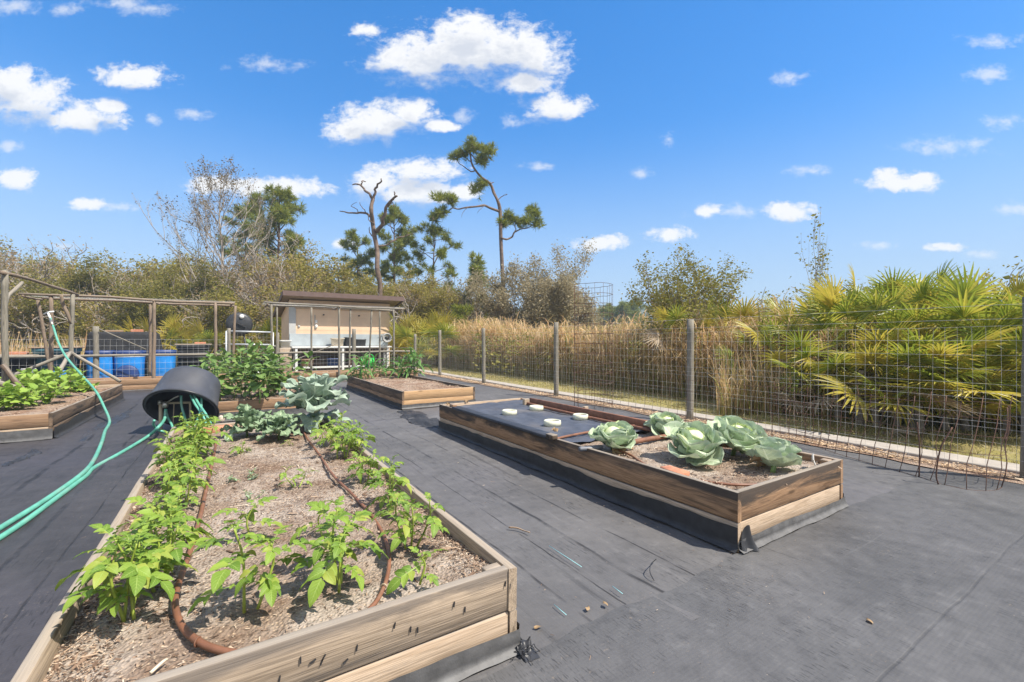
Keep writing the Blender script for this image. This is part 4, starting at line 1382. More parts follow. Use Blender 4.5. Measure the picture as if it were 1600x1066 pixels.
# ------------------------------------------------------------------ tipped tub over the standpipe, hoses
TX = -1.685
A_ = math.radians(46)
tub = thing('plastic_tub', 'big black plastic tub tipped over the hose standpipe', 'tub', (TX, 6.8, 0))
Rt = rot_z(math.radians(-19)) @ np.array([[1, 0, 0], [0, math.sin(A_), math.cos(A_)], [0, -math.cos(A_), math.sin(A_)]])   # local z -> axis (0, cos, sin)
b = MB()
ctr = np.array([TX, 6.80, .36])
KT = .87
pr = [(.515, -.012), (.545, -.012), (.55, .0), (.545, .03), (.525, .05), (.50, .2), (.475, .36), (.452, .5), (.43, .545), (.395, .562), (0, .57)]
b.lathe([(q * KT, z) for q, z in pr], ctr, 56, Rt)
b.lathe([(q * KT, z) for q, z in [(.515, -.012), (.505, .05), (.48, .2), (.455, .36), (.435, .5), (.38, .53), (0, .54)]], ctr, 56, Rt)
b.build('shell', TUB_PL, tub)
b = MB()
a = np.linspace(0, 2 * PI, 60, endpoint=False)
ring = np.stack([.548 * KT * np.cos(a), .548 * KT * np.sin(a), np.full(60, .0)], 1) @ Rt.T + ctr
b.tube(ring, .016, 8, closed=True)
b.build('rim', BLACK_PL, tub)
b = MB()
for s in (-.05, .0):
    pts = []
    for t_ in np.linspace(.06, .54, 6):
        r = np.interp(t_, [.05, .2, .36, .5, .545], [.527, .502, .477, .454, .434]) * KT
        pts.append(np.array([r * math.sin(s), r * math.cos(s), t_]) @ Rt.T + ctr)
    b.tube(pts, .0035 if s else .0025, 5)
b.build('seam', plain('seam grey', (.2, .2, .215), .5), tub)
b = MB()
for s in (-.75, .08, .9):
    q = np.array([.447 * KT * math.sin(s), .447 * KT * math.cos(s), .52]) @ Rt.T + ctr
    b.lathe([(0, .012), (.02, .012), (.024, 0)], q, 10)
b.build('bolt', SHADE, tub)

sp = thing('standpipe', 'stained pipe manifold with valve inside the tipped tub', 'standpipe', T(251, 6.75))
p0 = np.array(T(251, 6.75)); p1 = np.array(T(298, 6.85))


def at_(px, py, Y):
    return np.array(T(px, Y, zat(py, Y)))


b = MB(); b.tube([p0 + [0, 0, 0], p0 + [0, 0, .45]], .024, 10); b.tube([p0 + [0, 0, .44], at_(260, 630, 6.8), at_(298, 629, 6.85)], .018, 10)
b.tube([at_(297, 629, 6.85), p1 * [1, 1, 0]], .016, 8); b.tube([at_(272, 630, 6.82), np.array(T(270, 6.9))], .008, 6)
b.build('pipe', PVC, sp)
b = MB()
b.lathe([(0, -.04), (.035, -.04), (.04, 0), (.03, .05), (0, .05)], at_(258, 633, 6.72), 12)
b.lathe([(0, -.03), (.03, -.03), (.03, .03), (0, .03)], at_(250, 629, 6.75), 12)
b.tube([at_(258, 631, 6.72), at_(272, 622, 6.7), at_(279, 619, 6.7)], .012, 6)
b.build('valve', BRASS, sp)


def hose(name, pts, r, m, label, n=8, sub=8):
    b = MB()
    if name == 'drip_hose':
        pts = [(p[0], max(p[1], .066), p[2]) for p in pts if p[1] > -.03]
    b.tube(smooth_curve(pts, sub), r, n)
    return tag(b.build(name, m), label, 'hose')


G = .028
h1 = [at_(259, 640, 6.72), at_(257, 655, 6.6), np.array(P(247, 668, .2)), np.array(P(231, 682, .06)), np.array(P(190, 707, G)), np.array(P(147, 731, G)),
      np.array(P(133, 745, G)), np.array(P(82, 783, G)), np.array(P(30, 821, G)), np.array(P(-30, 858, G)), np.array(P(-120, 905, G)), np.array(P(-300, 985, G)), np.array(P(-520, 1010, G))]
hose('garden_hose', h1, .0205, HOSE, 'green hose running from the tipped tub along the black cloth')
h2 = [at_(79, 497, 10.9), at_(84, 513, 10.7), at_(92, 537, 10.3), at_(105, 560, 9.9), at_(131, 590, 9.2), np.array(P(150, 612, .44)), np.array(P(162, 635, .22)), np.array(P(171, 658, .045)), np.array(P(164, 674, G)),
      np.array(P(159, 691, G)), np.array(P(147, 718, G)), np.array(P(130, 739, G + .03)), np.array(P(82, 774, G)), np.array(P(27, 809, G)), np.array(P(-40, 848, G)), np.array(P(-130, 890, G)), np.array(P(-320, 960, G)), np.array(P(-560, 980, G))]
ho = hose('garden_hose', h2, .0215, HOSE, 'green hose rising over the bean bed to a nozzle at the trellis')
b = MB()
q = at_(79, 497, 10.9); q2 = at_(75, 489, 11)
b.tube([q - [0, 0, .02], q2], .024, 8); b.tube([at_(69, 491, 11), at_(75, 488, 11), at_(84, 487, 11)], .02, 8)
b.build('nozzle', WHITE_PL, ho)
b = MB(); b.tube([at_(82, 508, 10.75), at_(79, 498, 10.9)], .028, 8); b.build('coupling', BRASS, ho)
for i, pts in enumerate(([at_(283, 618, 6.75), at_(284, 635, 6.75), at_(288, 650, 6.75), np.array(T(294, 6.8, .05))],
                         [at_(298, 618, 6.75), at_(305, 632, 6.6), at_(316, 648, 6.5), np.array(T(328, 6.4, .1)), np.array(T(338, 6.3, .04))],
                         [at_(303, 618, 6.75), at_(311, 632, 6.6), at_(322, 648, 6.4), np.array(T(334, 6.35, .15)), np.array(T(347, 6.2, .04))],
                         [at_(315, 620, 6.8), at_(314, 640, 6.75), at_(309, 655, 6.7), np.array(T(300, 6.6, .04))],
                         [at_(259, 640, 6.73), at_(262, 652, 6.7), at_(267, 661, 6.7), np.array(T(273, 6.6, .05))])):
    lbl = ['short green hose hanging straight down at the middle of the tub opening', 'green hose slanting down to the right inside the tub, the left of two', 'green hose slanting down to the right inside the tub, the right of two',
           'green hose curling back left at the right side of the tub opening', 'green hose dropping beside the stained pipe in the tub'][i]
    hose('hose_end', pts, .0165, HOSE, lbl)
hose('hose_end', [np.array(P(241, 657, .28)), np.array(P(240, 664, .2)), np.array(P(247, 672, .1)), np.array(P(262, 676, .05))], .016, HOSE, 'short green hose stub with cap just left of the tub')

# ------------------------------------------------------------------ things in the near bed
ZS = .335
hose('drip_hose', [P(x, y, ZS + .012) for x, y in ((338, 690), (330, 730), (322, 765), (312, 810), (297, 862), (280, 910), (274, 945), (287, 982), (325, 1010), (380, 1021), (425, 1018), (470, 1010))], .0125, DRIP,
     'brown drip hose curving along the left row of potato plants')
hose('drip_hose', [P(x, y, ZS + .01) for x, y in ((470, 668), (482, 688), (500, 712), (520, 742), (550, 772), (580, 805), (600, 838), (608, 870), (604, 905), (588, 940), (560, 965), (530, 985))], .0095, DRIP,
     'brown drip hose curving along the right row of potato plants')
for i, (x, y) in enumerate(((275, 932), (309, 1003), (600, 918))):
    q = np.array(P(x, y, ZS + .012)); b = MB()
    a = np.linspace(0, 2 * PI, 12, endpoint=False)
    d = [np.array([0.2, .98, 0]), np.array([.8, -.6, 0]), np.array([.7, .7, 0])][i]
    s_ = np.cross(d, [0, 0, 1])
    b.tube(q + .015 * (np.cos(a)[:, None] * s_ + np.sin(a)[:, None] * np.array([0, 0, 1])), .003, 5, closed=True)
    tag(b.build('hose_clamp', [SHADE, RUSTP, PVC][i]), ['dark clamp on the left drip hose beside the big potato plant', 'rusty clamp on the left drip hose near the front board', 'pale clamp on the right drip hose'][i], 'clamp')


def brick(label, c, rz, s=(.2, .095, .058), tilt=0.0):
    b = MB(); b.rbox((0, 0, 0), s, .005, rot_x(tilt))
    o = b.build('brick', BRICK); o.location = c; o.rotation_euler = (0, 0, rz)
    return tag(o, label, 'brick')


brick('terracotta brick half buried at the far left of the near bed', P(338, 671, .35), .25, (.3, .1, .075))
brick('terracotta brick set flush in the soil of the cabbage bed', P(1054, 739, .36), 1.45, (.21, .11, .06))
b = MB(); b.grid(lambda u, v: np.stack([.04 * np.cos(2 * PI * u) * np.sin(PI * v) * (1 + .2 * VN(u * 5, v * 4)), .03 * np.sin(2 * PI * u) * np.sin(PI * v), -.035 * np.cos(PI * v) + .008 * VN(u * 4 + 2, v * 4)], 1), 20, 12)
o = b.build('stone', STONE); o.location = P(346, 655, .40); o.scale = (.9, .9, 1.2); tag(o, 'pale stone on the far board of the near bed beside the tub', 'stone')
for (a, c, r, z, lb) in (((235, 1052), (262, 1030), .006, .34, 'pale wood splinter lying in the near bed close to its front board'), ((268, 1064), (340, 1040), .004, .34, 'thin brown twig near the front board of the near bed'),
                         ((178, 815), (205, 816), .006, .345, 'short dark stick beside the left row of potato plants')):
    p = np.array(P(*a, z)); q = np.array(P(*c, z)); m_ = (p + q) / 2 + [.01, .005, .008]
    b = MB(); b.tube(smooth_curve([p, m_, q], 4), r * np.linspace(1, .6, 9), 6)
    tag(b.build('stick', CREAM if a[0] == 235 else W_DARK), lb, 'stick')

# ------------------------------------------------------------------ things in the cabbage bed
b = MB()


def cloth(u, v):
    X = 1.785 + 1.44 * u; Y = 1.78 + 3.05 * v + .05 * VN(u * 6, v * 0 + 3) * (v < .01)
    Z = .372 + .012 * VN(X * 2.3, Y * 1.7) + .008 * VN(X * 7 + 2, Y * 4) + .004 * VN(X * 19, Y * 13)
    return np.stack([X, Y, Z], 1)


b.grid(cloth, 60, 110)
tag(b.build('planting_cloth', FAB_BED), 'black planting cloth covering the far part of the cabbage bed', 'ground cloth')
for (x, y, lb, r) in ((796, 648, 'cream plastic ring farthest left on the planting cloth', .105), (838, 641, 'cream plastic collar seen edge-on at the back of the planting cloth', .105), (863, 665, 'cream plastic ring nearest the black plank on the planting cloth', .105), (907, 655, 'cream plastic ring farthest right on the planting cloth', .1)):
    c = np.array(P(x, y, .372))
    b = MB(); b.lathe([(r * .8, .0), (r, .0), (r * 1.01, .035), (r * .98, .062), (r * .86, .066), (r * .78, .06), (r * .76, .03), (r * .8, 0)], n=36)
    if y == 641:
        b.lathe([(0, .056), (r * .5, .057), (r * .79, .054)], n=36)
    o = b.build('plant_collar', RING_PL); o.location = c
    tag(o, lb, 'collar')
    if y != 641:
        b = MB(); b.lathe([(0, .004), (r * .76, .006), (r * .8, .0)], n=24)
        b.build('soil', SOIL_BROWN, o, local=True)
q0 = np.array(P(712, 637, .40)); q1 = np.array(P(864, 683, .40)); d = norm(q1 - q0)
b = MB(); b.rbox((q0 + q1) / 2, (np.linalg.norm(q1 - q0), .13, .035), .005, np.array([[d[0], -d[1], 0], [d[1], d[0], 0], [0, 0, 1]]))
pl = tag(b.build('plank', plain('black painted wood', (.03, .034, .045), .5, var=.3, scale=8)), 'long black-painted plank weighing down the planting cloth', 'plank')
for i, (px, py) in enumerate(((708, 634), (862, 682))):
    q = np.array(P(px, py, .42)); b = MB(); b.rbox(q, (.07, .12, .05), .006); b.build('end_block', W_DARK if i else W_BROWN, pl)
q0 = np.array(P(824, 627, .43)); q1 = np.array(P(1040, 672, .43)); d = norm(q1 - q0)
b = MB(); Rr = np.array([[d[0], -d[1], 0], [d[1], d[0], 0], [0, 0, 1]])
b.rbox((q0 + q1) / 2 + [.06, 0, .0], (np.linalg.norm(q1 - q0), .04, .10), .004, Rr)
tag(b.build('plank', RUSTP), 'long rust-brown board along the right side of the planting cloth', 'plank')
b = MB(); b.tube(smooth_curve([q0 + [-.05, 0, -.02], (q0 + q1) / 2 + [-.06, 0, -.03], q1 + [-.05, 0, -.025]], 6), .02, 8)
tag(b.build('pipe', RUSTP), 'rusty pipe lying beside the rust-brown board', 'pipe')
q = np.array(P(822, 628, .43)); b = MB(); b.rbox(q, (.1, .06, .1), .006); tag(b.build('wood_block', W_GREY, smooth=False), 'grey wood block at the far end of the rusty pipe', 'block')
q = np.array(P(915, 640, .43)); b = MB(); b.rbox(q, (.07, .05, .09), .006); tag(b.build('wood_block', W_SUN, smooth=False), 'pale wood block fixed to the rust-brown board', 'block')
hose('pipe', [P(868, 686, .40), P(895, 680, .40), P(940, 672, .40), P(985, 666, .40), P(1022, 662, .40)], .014, RUSTP, 'thin rusty pipe lying across the planting cloth')
hose('pipe', [P(985, 692, .38), P(1010, 687, .39), P(1040, 682, .39)], .026, RUSTP, 'short thick rusty pipe behind the leftmost cabbage')
hose('pipe', [P(905, 702, .39), P(922, 701, .39), P(940, 699, .39)], .022, plain('grey pipe', (.12, .13, .15), .5), 'short dark grey pipe left of the leftmost cabbage')
hose('drip_hose', [P(960, 702, .37), P(985, 711, .36), P(1010, 727, .355), (P(1040, 738, .36)), P(1075, 748, .355), P(1120, 755, .355), P(1160, 758, .355), P(1205, 757, .355)], .0105, DRIP, 'brown drip hose winding through the cabbage bed')
tg = thing('plant_tag', 'small pale plant tag stuck in the corner of the cabbage bed', 'plant tag', P(1277, 735, .35))
b = MB(); b.rbox(np.array(P(1270, 716, .44)), (.07, .012, .055), .003, rot_z(.5) @ rot_y(.5)); b.build('plate', PAPER, tg, smooth=False)
b = MB(); b.tube([P(1277, 735, .35), P(1271, 719, .43)], .006, 6); b.build('stem', PAPER, tg)
for (px, py) in ((735, 630), (826, 623)):                  # leaf litter and scraps at the far board
    pass
for i, (px, py, z) in enumerate(((700, 633, .42), (729, 629, .4), (867, 674, .42))):
    q = np.array(P(px, py, z)); b = MB()
    b.grid(lambda u, v: q + np.stack([.05 * (u - .5) + .02 * VN(u * 4, v * 4 + i), .05 * (v - .5), .03 * VN(u * 3 + i, v * 3) + .02], 1), 8, 8)
    tag(b.build('dead_leaf', L_DEAD), ['withered leaf on the far left corner of the cabbage bed', 'withered leaf scrap near the far board of the cabbage bed', 'withered leaf at the near end of the black plank'][i], 'leaf')

# ------------------------------------------------------------------ litter on the cloth
b = MB(); b.tube(smooth_curve([P(795, 824, .025), P(808, 825, .028), P(818, 829, .022), P(828, 832, .03)], 4), np.linspace(.006, .004, 13), 6)
tag(b.build('stick', W_BROWN), 'small pale stick lying in the aisle between the two front beds', 'stick')
b = MB(); b.tube(smooth_curve([P(1025, 874, .03), P(1017, 882, .06), P(1016, 895, .04), P(1022, 907, .02)], 5), .003, 5)
tag(b.build('wire_scrap', BLACK_PL), 'curl of black wire on the ground cloth in front of the cabbage bed', 'wire')
for i, (a, c) in enumerate((((858, 853), (909, 886)), ((866, 945), (885, 961)), ((957, 916), (973, 928)))):
    b = MB(); b.tube([P(*a, .024), P((a[0] + c[0]) / 2, (a[1] + c[1]) / 2, .026), P(*c, .024)], .0022, 4)
    tag(b.build('thread', CYAN), ['longest cyan thread on the ground cloth between the front beds', 'cyan thread nearest the viewer beside the near bed', 'short cyan thread by the lap of the ground cloth'][i], 'thread')
b = MB(); b.tube([P(26, 662, .02), P(26, 690, .02)], .003, 4); 
tag(b.build('thread', CYAN), 'pale thread on the cloth in front of the bean bed', 'thread')
for i, (px, py, lb) in enumerate(((918, 949, 'tan dead leaf on the lap of the ground cloth'), (946, 942, 'orange-brown dead leaf on the lap of the ground cloth'), (841, 978, 'brown dead leaf at the corner of the near bed'), (1359, 969, 'small dead leaf alone on the open ground cloth at right'))):
    q = np.array(P(px, py, .028)); a = rng.uniform(0, 3)
    b = MB()
    b.grid(lambda u, v: q + np.stack([.042 * (u - .5) * math.cos(a) - .024 * (v - .5) * math.sin(a) * np.sin(PI * np.clip(u, .03, .97)), .042 * (u - .5) * math.sin(a) + .024 * (v - .5) * math.cos(a) * np.sin(PI * np.clip(u, .03, .97)), .009 * np.sin(u * 5) * (v - .3) - .004], 1), 8, 5)
    tag(b.build('dead_leaf', L_DEAD), lb, 'leaf')


def litter(n):
    k = rng.uniform(0, 1, n)
    X = np.where(k < .45, 1.66 - np.abs(rng.normal(0, .22, n)), np.where(k < .7, rng.uniform(.05, 1.6, n), rng.uniform(-4, 5, n)))
    Y = np.where(k < .7, rng.uniform(-.6, 7, n), rng.uniform(-2, 3, n))
    bad = ((X > -1.7) & (X < .02) & (Y > -.02) & (Y < 5)) | ((X > 1.7) & (X < 3.3) & (Y > -.03) & (Y < 5))
    X = np.where(bad, rng.uniform(.1, 1.5, n), X)
    return np.stack([X, Y, np.full(n, .022)], 1)


chips('litter', 520, litter, .0085, CHIP, label='small bits of bark and chips strewn over the ground cloth', cat='litter')

# clumps of crumpled cloth beside the beds
for i, (px0, py0, px1, py1, lb) in enumerate(((632, 641, 688, 668, 'crumpled dark cloth between the cabbage bed and the corn bed'), (120, 690, 205, 640, 'dark crumpled fold of cloth in the left aisle'), (10, 728, 62, 700, 'dark rolled fold of cloth at the left edge'))):
    a = np.array(P(px0, py0, .02)); c = np.array(P(px1, py1, .02)); L = np.linalg.norm(c - a); d = (c - a) / L; s_ = np.array([-d[1], d[0], 0])
    wd = (.28, .13, .07)[i]; hg = (.07, .028, .045)[i]
    b = MB()
    b.grid(lambda u, v: a + (u[:, None] * L) * d + ((v - .5) * 2 * wd * (.4 + .6 * np.sin(PI * np.clip(u, .02, .98))) + .05 * VN(u * 6, v * 0 + i))[:, None] * s_ + np.stack([0 * u, 0 * u, -.012 + hg * np.sin(PI * v) * (.5 + .5 * VN(u * 9, v * 7 + i)) * np.sin(PI * np.clip(u, 0, 1)) ** .5 + .012 * VN(u * 22, v * 13)], 1), 60, 16)
    tag(b.build('crumpled_cloth', FAB_SKIRT_SHADED if i == 0 else BLACK_PL), lb, 'cloth')

# ------------------------------------------------------------------ leaves and vegetable plants


def leaf(L, W, nu=6, nv=4, a=.9, p=.75, curl=0.0, curl0=0.0, fold=0.0, cup=0.0, ripple=0.0, rk=14.0, seed=0, lobes=0.0, lk=4.0, tip=0.0, reflex=0.0):
    """leaf along +x, upper side +z.  returns V, F, G(u, v)"""
    u = np.linspace(0, 1, nu + 1); v = np.linspace(-1, 1, nv + 1)
    prof = (np.sin(PI * np.clip(u, 0, 1) ** p)) ** a
    prof = np.maximum(prof, .03) + tip * u ** 3
    prof[-1] = .02 if tip == 0 else prof[-1] * .6
    th = curl0 + curl * u - reflex * np.clip(u - .62, 0, 1) ** 1.5 * 5
    ds = L / nu
    cx_ = np.concatenate([[0], np.cumsum(np.cos(th[:-1]) * ds)])
    cz_ = np.concatenate([[0], np.cumsum(np.sin(th[:-1]) * ds)])
    U, Vv = np.meshgrid(np.arange(nu + 1), v, indexing='ij')
    w_ = W / 2 * prof[U] * (1 + lobes * np.sin(lk * 2 * PI * u[U] + seed + (Vv > 0)) * (np.abs(Vv) > .6))
    y = w_ * Vv * (1 - .25 * fold * np.abs(Vv))
    zl = fold * np.abs(Vv) * w_ * .8 + cup * Vv ** 2 * w_ + ripple * W * np.abs(Vv) ** 1.5 * np.sin(rk * u[U] + seed * 2.3 + np.sign(Vv) * (1 + seed)) * prof[U] + .6 * ripple * W * u[U] ** 5 * np.sin(Vv * 7 + seed * 1.7)
    n_x = -np.sin(th[U]); n_z = np.cos(th[U])
    X = cx_[U] + zl * n_x; Z = cz_[U] + zl * n_z
    Vt = np.stack([X, y, Z], -1).reshape(-1, 3)
    Gt = np.stack([u[U], Vv, 0 * Vv], -1).reshape(-1, 3)
    k = nv + 1
    F = [[i * k + j, (i + 1) * k + j, (i + 1) * k + j + 1, i * k + j + 1] for i in range(nu) for j in range(nv)]
    return Vt, np.array(F), Gt


def merge(parts):
    """parts: list of (V,F,G,R,t,scale)"""
    VV, FF, GG, n = [], [], [], 0
    for (V, F, G, R, t_, s) in parts:
        VV.append((V * s) @ np.asarray(R).T + np.asarray(t_)); FF.append(F + n); GG.append(G); n += len(V)
    return np.concatenate(VV), np.concatenate(FF), np.concatenate(GG)


def potato_leaf(seed):
    r = np.random.default_rng(seed)
    parts = []
    L = .17
    droop = -r.uniform(.5, 1.0)
    cur = [np.zeros(3)]
    n = 10
    ths = .15 + droop * np.linspace(0, 1, n)
    for i in range(n):
        cur.append(cur[-1] + L / n * np.array([math.cos(ths[i]), 0, math.sin(ths[i])]))
    cur = np.array(cur)
    rv, rf_, rg = leaf(L, .007, n, 2, 0.1, 1, curl=droop, curl0=.15, fold=-.6)
    parts.append((rv, rf_, rg * [1, 0, 0], np.eye(3), (0, 0, 0), 1))
    for (s, ln, ang) in ((.36, .048, 1.15), (.6, .072, 1.0), (.82, .082, .85)):
        i = int(s * n)
        for sd in (-1, 1):
            lf = leaf(ln * r.uniform(.85, 1.15), ln * .62, 5, 4, .8, .62, curl=-r.uniform(.4, 1.1), curl0=.2, fold=r.uniform(.1, .4), ripple=.05, seed=r.uniform(0, 9))
            R = rot_y(-ths[i]) @ rot_z(sd * ang * r.uniform(.85, 1.15)) @ rot_x(sd * r.uniform(-.1, .5))
            parts.append(lf + (R, cur[i], 1))
    lf = leaf(.105 * r.uniform(.9, 1.15), .066, 6, 4, .8, .6, curl=-r.uniform(.4, .9), fold=r.uniform(.15, .4), ripple=.05, seed=r.uniform(0, 9))
    parts.append(lf + (rot_y(-ths[-1]), cur[-1], 1))
    return merge(parts)


POT = [potato_leaf(i) for i in range(6)]


def stemmed_plant(name, label, cat, loc, leaves, lm, stm, n_stems, H, spread, seed, per=7, ls=1.0, r0=.006, group=None, top=.55, lean=(0, 0), first=.25):
    r = np.random.default_rng(seed)
    t = thing(name, label, cat, loc, group=group)
    sb, lb = MB(), MB()
    acc = {}
    for s in range(n_stems):
        a = r.uniform(0, 2 * PI); h = H * r.uniform(.72, 1.06)
        o_ = spread * math.sqrt(r.uniform(0, 1)) * .45
        base = np.array([o_ * math.cos(a), o_ * math.sin(a), -.01])
        out_ = spread * r.uniform(.25, .8) * (.3 if n_stems == 1 else 1)
        tipv = base + np.array([out_ * math.cos(a) + lean[0] * h, out_ * math.sin(a) + lean[1] * h, h])
        midp = base * .45 + tipv * .55 + np.array([r.normal(0, .02), r.normal(0, .02), h * .06])
        c = smooth_curve([base, midp, tipv], 6)
        sb.tube(c, np.linspace(r0, r0 * .5, len(c)), 6)
        k = r.uniform(0, 6)
        for i in range(per):
            u = first + (1 - first) * i / max(1, per - 1)
            p = np.array([np.interp(u * (len(c) - 1), np.arange(len(c)), c[:, q]) for q in range(3)])
            k += 2.4 + r.normal(0, .3)
            el = r.normal((.2 if name == 'potato_plant' else -.05) + .9 * max(0, u - .62) / .38, .18)
            d = np.array([math.cos(k) * math.cos(el), math.sin(k) * math.cos(el), math.sin(el)])
            sc = ls * r.uniform(.75, 1.15) * (1.0 - top * max(0, (u - .55) / .45)) * (.75 if u < .35 else 1)
            acc.setdefault(r.integers(len(leaves)), []).append((p, d, sc, r.normal(0, .3)))
    for k, items in acc.items():
        V, F, G_ = leaves[k]
        lb.inst(V, F, frames([q[1] for q in items], np.array([q[3] for q in items])), np.array([q[0] for q in items]), G_, np.array([q[2] for q in items]))
    sb.build('stem', stm, t, local=True)
    lb.build('foliage', lm, t, local=True)
    return t


GP = 'potato plants in the near bed'
POTS = [  # px, py of the foot, stems, height, spread, leaf scale, label
    (206, 962, 4, .32, .07, .98, 'biggest potato plant, nearest at the left of the near bed'),
    (246, 922, 4, .33, .08, 1.0, 'large potato plant just behind the biggest one at left'),
    (258, 868, 3, .28, .12, 1.0, 'potato plant between the big front pair and the dense left row'),
    (283, 792, 4, .33, .11, .9, 'potato plant at the near end of the dense left row'),
    (300, 760, 4, .35, .12, .9, 'potato plant second from the near end of the dense left row'),
    (274, 752, 4, .31, .11, .9, 'potato plant beside the left board in the dense left row'),
    (288, 722, 5, .34, .13, .9, 'potato plant in the middle of the dense left row'),
    (314, 712, 4, .32, .12, .9, 'potato plant on the inner side of the dense left row'),
    (303, 690, 5, .3, .13, .9, 'potato plant at the far end of the dense left row, before the brick'),
    (395, 948, 2, .34, .08, 1.1, 'tall potato plant in the middle front, beside the bend of the left drip hose'),
    (383, 842, 1, .2, .08, 1.0, 'upright potato plant right behind the tall middle one'),
    (528, 915, 3, .32, .1, 1.1, 'bushy potato plant in the middle front inside the right drip hose bend'),
    (500, 842, 1, .15, .06, .75, 'small upright potato plant behind the bushy middle one'),
    (465, 760, 2, .12, .08, .6, 'small dark potato plant alone in the middle of the bed'),
    (655, 908, 1, .17, .04, .85, 'smallest potato plant at the front right corner outside the drip hose'),
    (642, 848, 3, .26, .12, .8, 'potato plant second from the front along the right board'),
    (606, 800, 3, .28, .12, .85, 'potato plant third from the front along the right board'),
    (566, 752, 3, .26, .12, .8, 'potato plant in the middle of the right row with yellowing foot'),
    (535, 715, 4, .3, .15, .85, 'potato plant in the far half of the right row'),
    (515, 695, 4, .32, .17, .85, 'potato plant next to the big collard in the right row'),
    (548, 706, 3, .27, .16, .85, 'potato plant leaning over the right board at the far end of its row'),
    (376, 708, 2, .11, .06, .6, 'tiny potato plant in front of the frilly collards'),
    (452, 694, 1, .06, .04, .4, 'tiniest seedling in front of the big collard'),
]
for i, (px, py, ns, h, sprd, ls, lb) in enumerate(POTS):
    stemmed_plant('potato_plant', lb, 'potato plant', P(px, py, ZS), POT, L_POTATO, STEM_POTATO, ns, h, sprd, 100 + i, per=9 if h > .2 else 6, ls=ls * .78, r0=.0065 * (ls ** .5), group=GP)
# low sprawling seedling
sm = [leaf(.04, .018, 4, 2, .8, .7, curl=-.5, seed=i) for i in range(3)]
stemmed_plant('seedling', 'low sprawling seedling in the middle of the near bed', 'seedling', P(388, 747, ZS), sm, L_BROC, STEM_GREEN, 7, .05, .16, 77, per=8, ls=.9, r0=.003)
stemmed_plant('seedling', 'faint seedling sprouting behind the upright middle potato plant', 'seedling', P(396, 778, ZS), sm, L_BROC, STEM_GREEN, 3, .06, .06, 78, per=6, ls=.9, r0=.003)


def rosette(name, label, cat, loc, spec, lm, stm, seed, stem_h=.1, stem_r=.02, group=None, leaf_name='leaf'):
    """spec: list of (count, length, width, elevation, base height, kwargs)"""
    r = np.random.default_rng(seed)
    t = thing(name, label, cat, loc, group=group)
    k = r.uniform(0, 6)
    for (cnt, L, W, el, z0, kw, m_) in spec:
        for i in range(cnt):
            k += 2.39996 + r.normal(0, .15)
            kk = dict(kw)
            for q in ('curl', 'cup', 'ripple'):
                if q in kk:
                    kk[q] *= r.uniform(.75, 1.25)
            V, F, G_ = leaf(L * r.uniform(.86, 1.12), W * r.uniform(.88, 1.12), seed=r.uniform(0, 9), **kk)
            e = el + r.normal(0, .1)
            d = np.array([[math.cos(k) * math.cos(e), math.sin(k) * math.cos(e), math.sin(e)]])
            b = MB()
            b.inst(V, F, frames(d, np.array([r.normal(0, .12)])), np.array([[.01 * math.cos(k), .01 * math.sin(k), z0 * r.uniform(.8, 1.2)]]), G_)
            b.build(leaf_name, m_ or lm, t, local=True)
    b = MB()
    b.tube([(0, 0, -.02), (0, 0, stem_h)], [stem_r, stem_r * .8], 8)
    b.build('stem', stm, t, local=True)
    return t


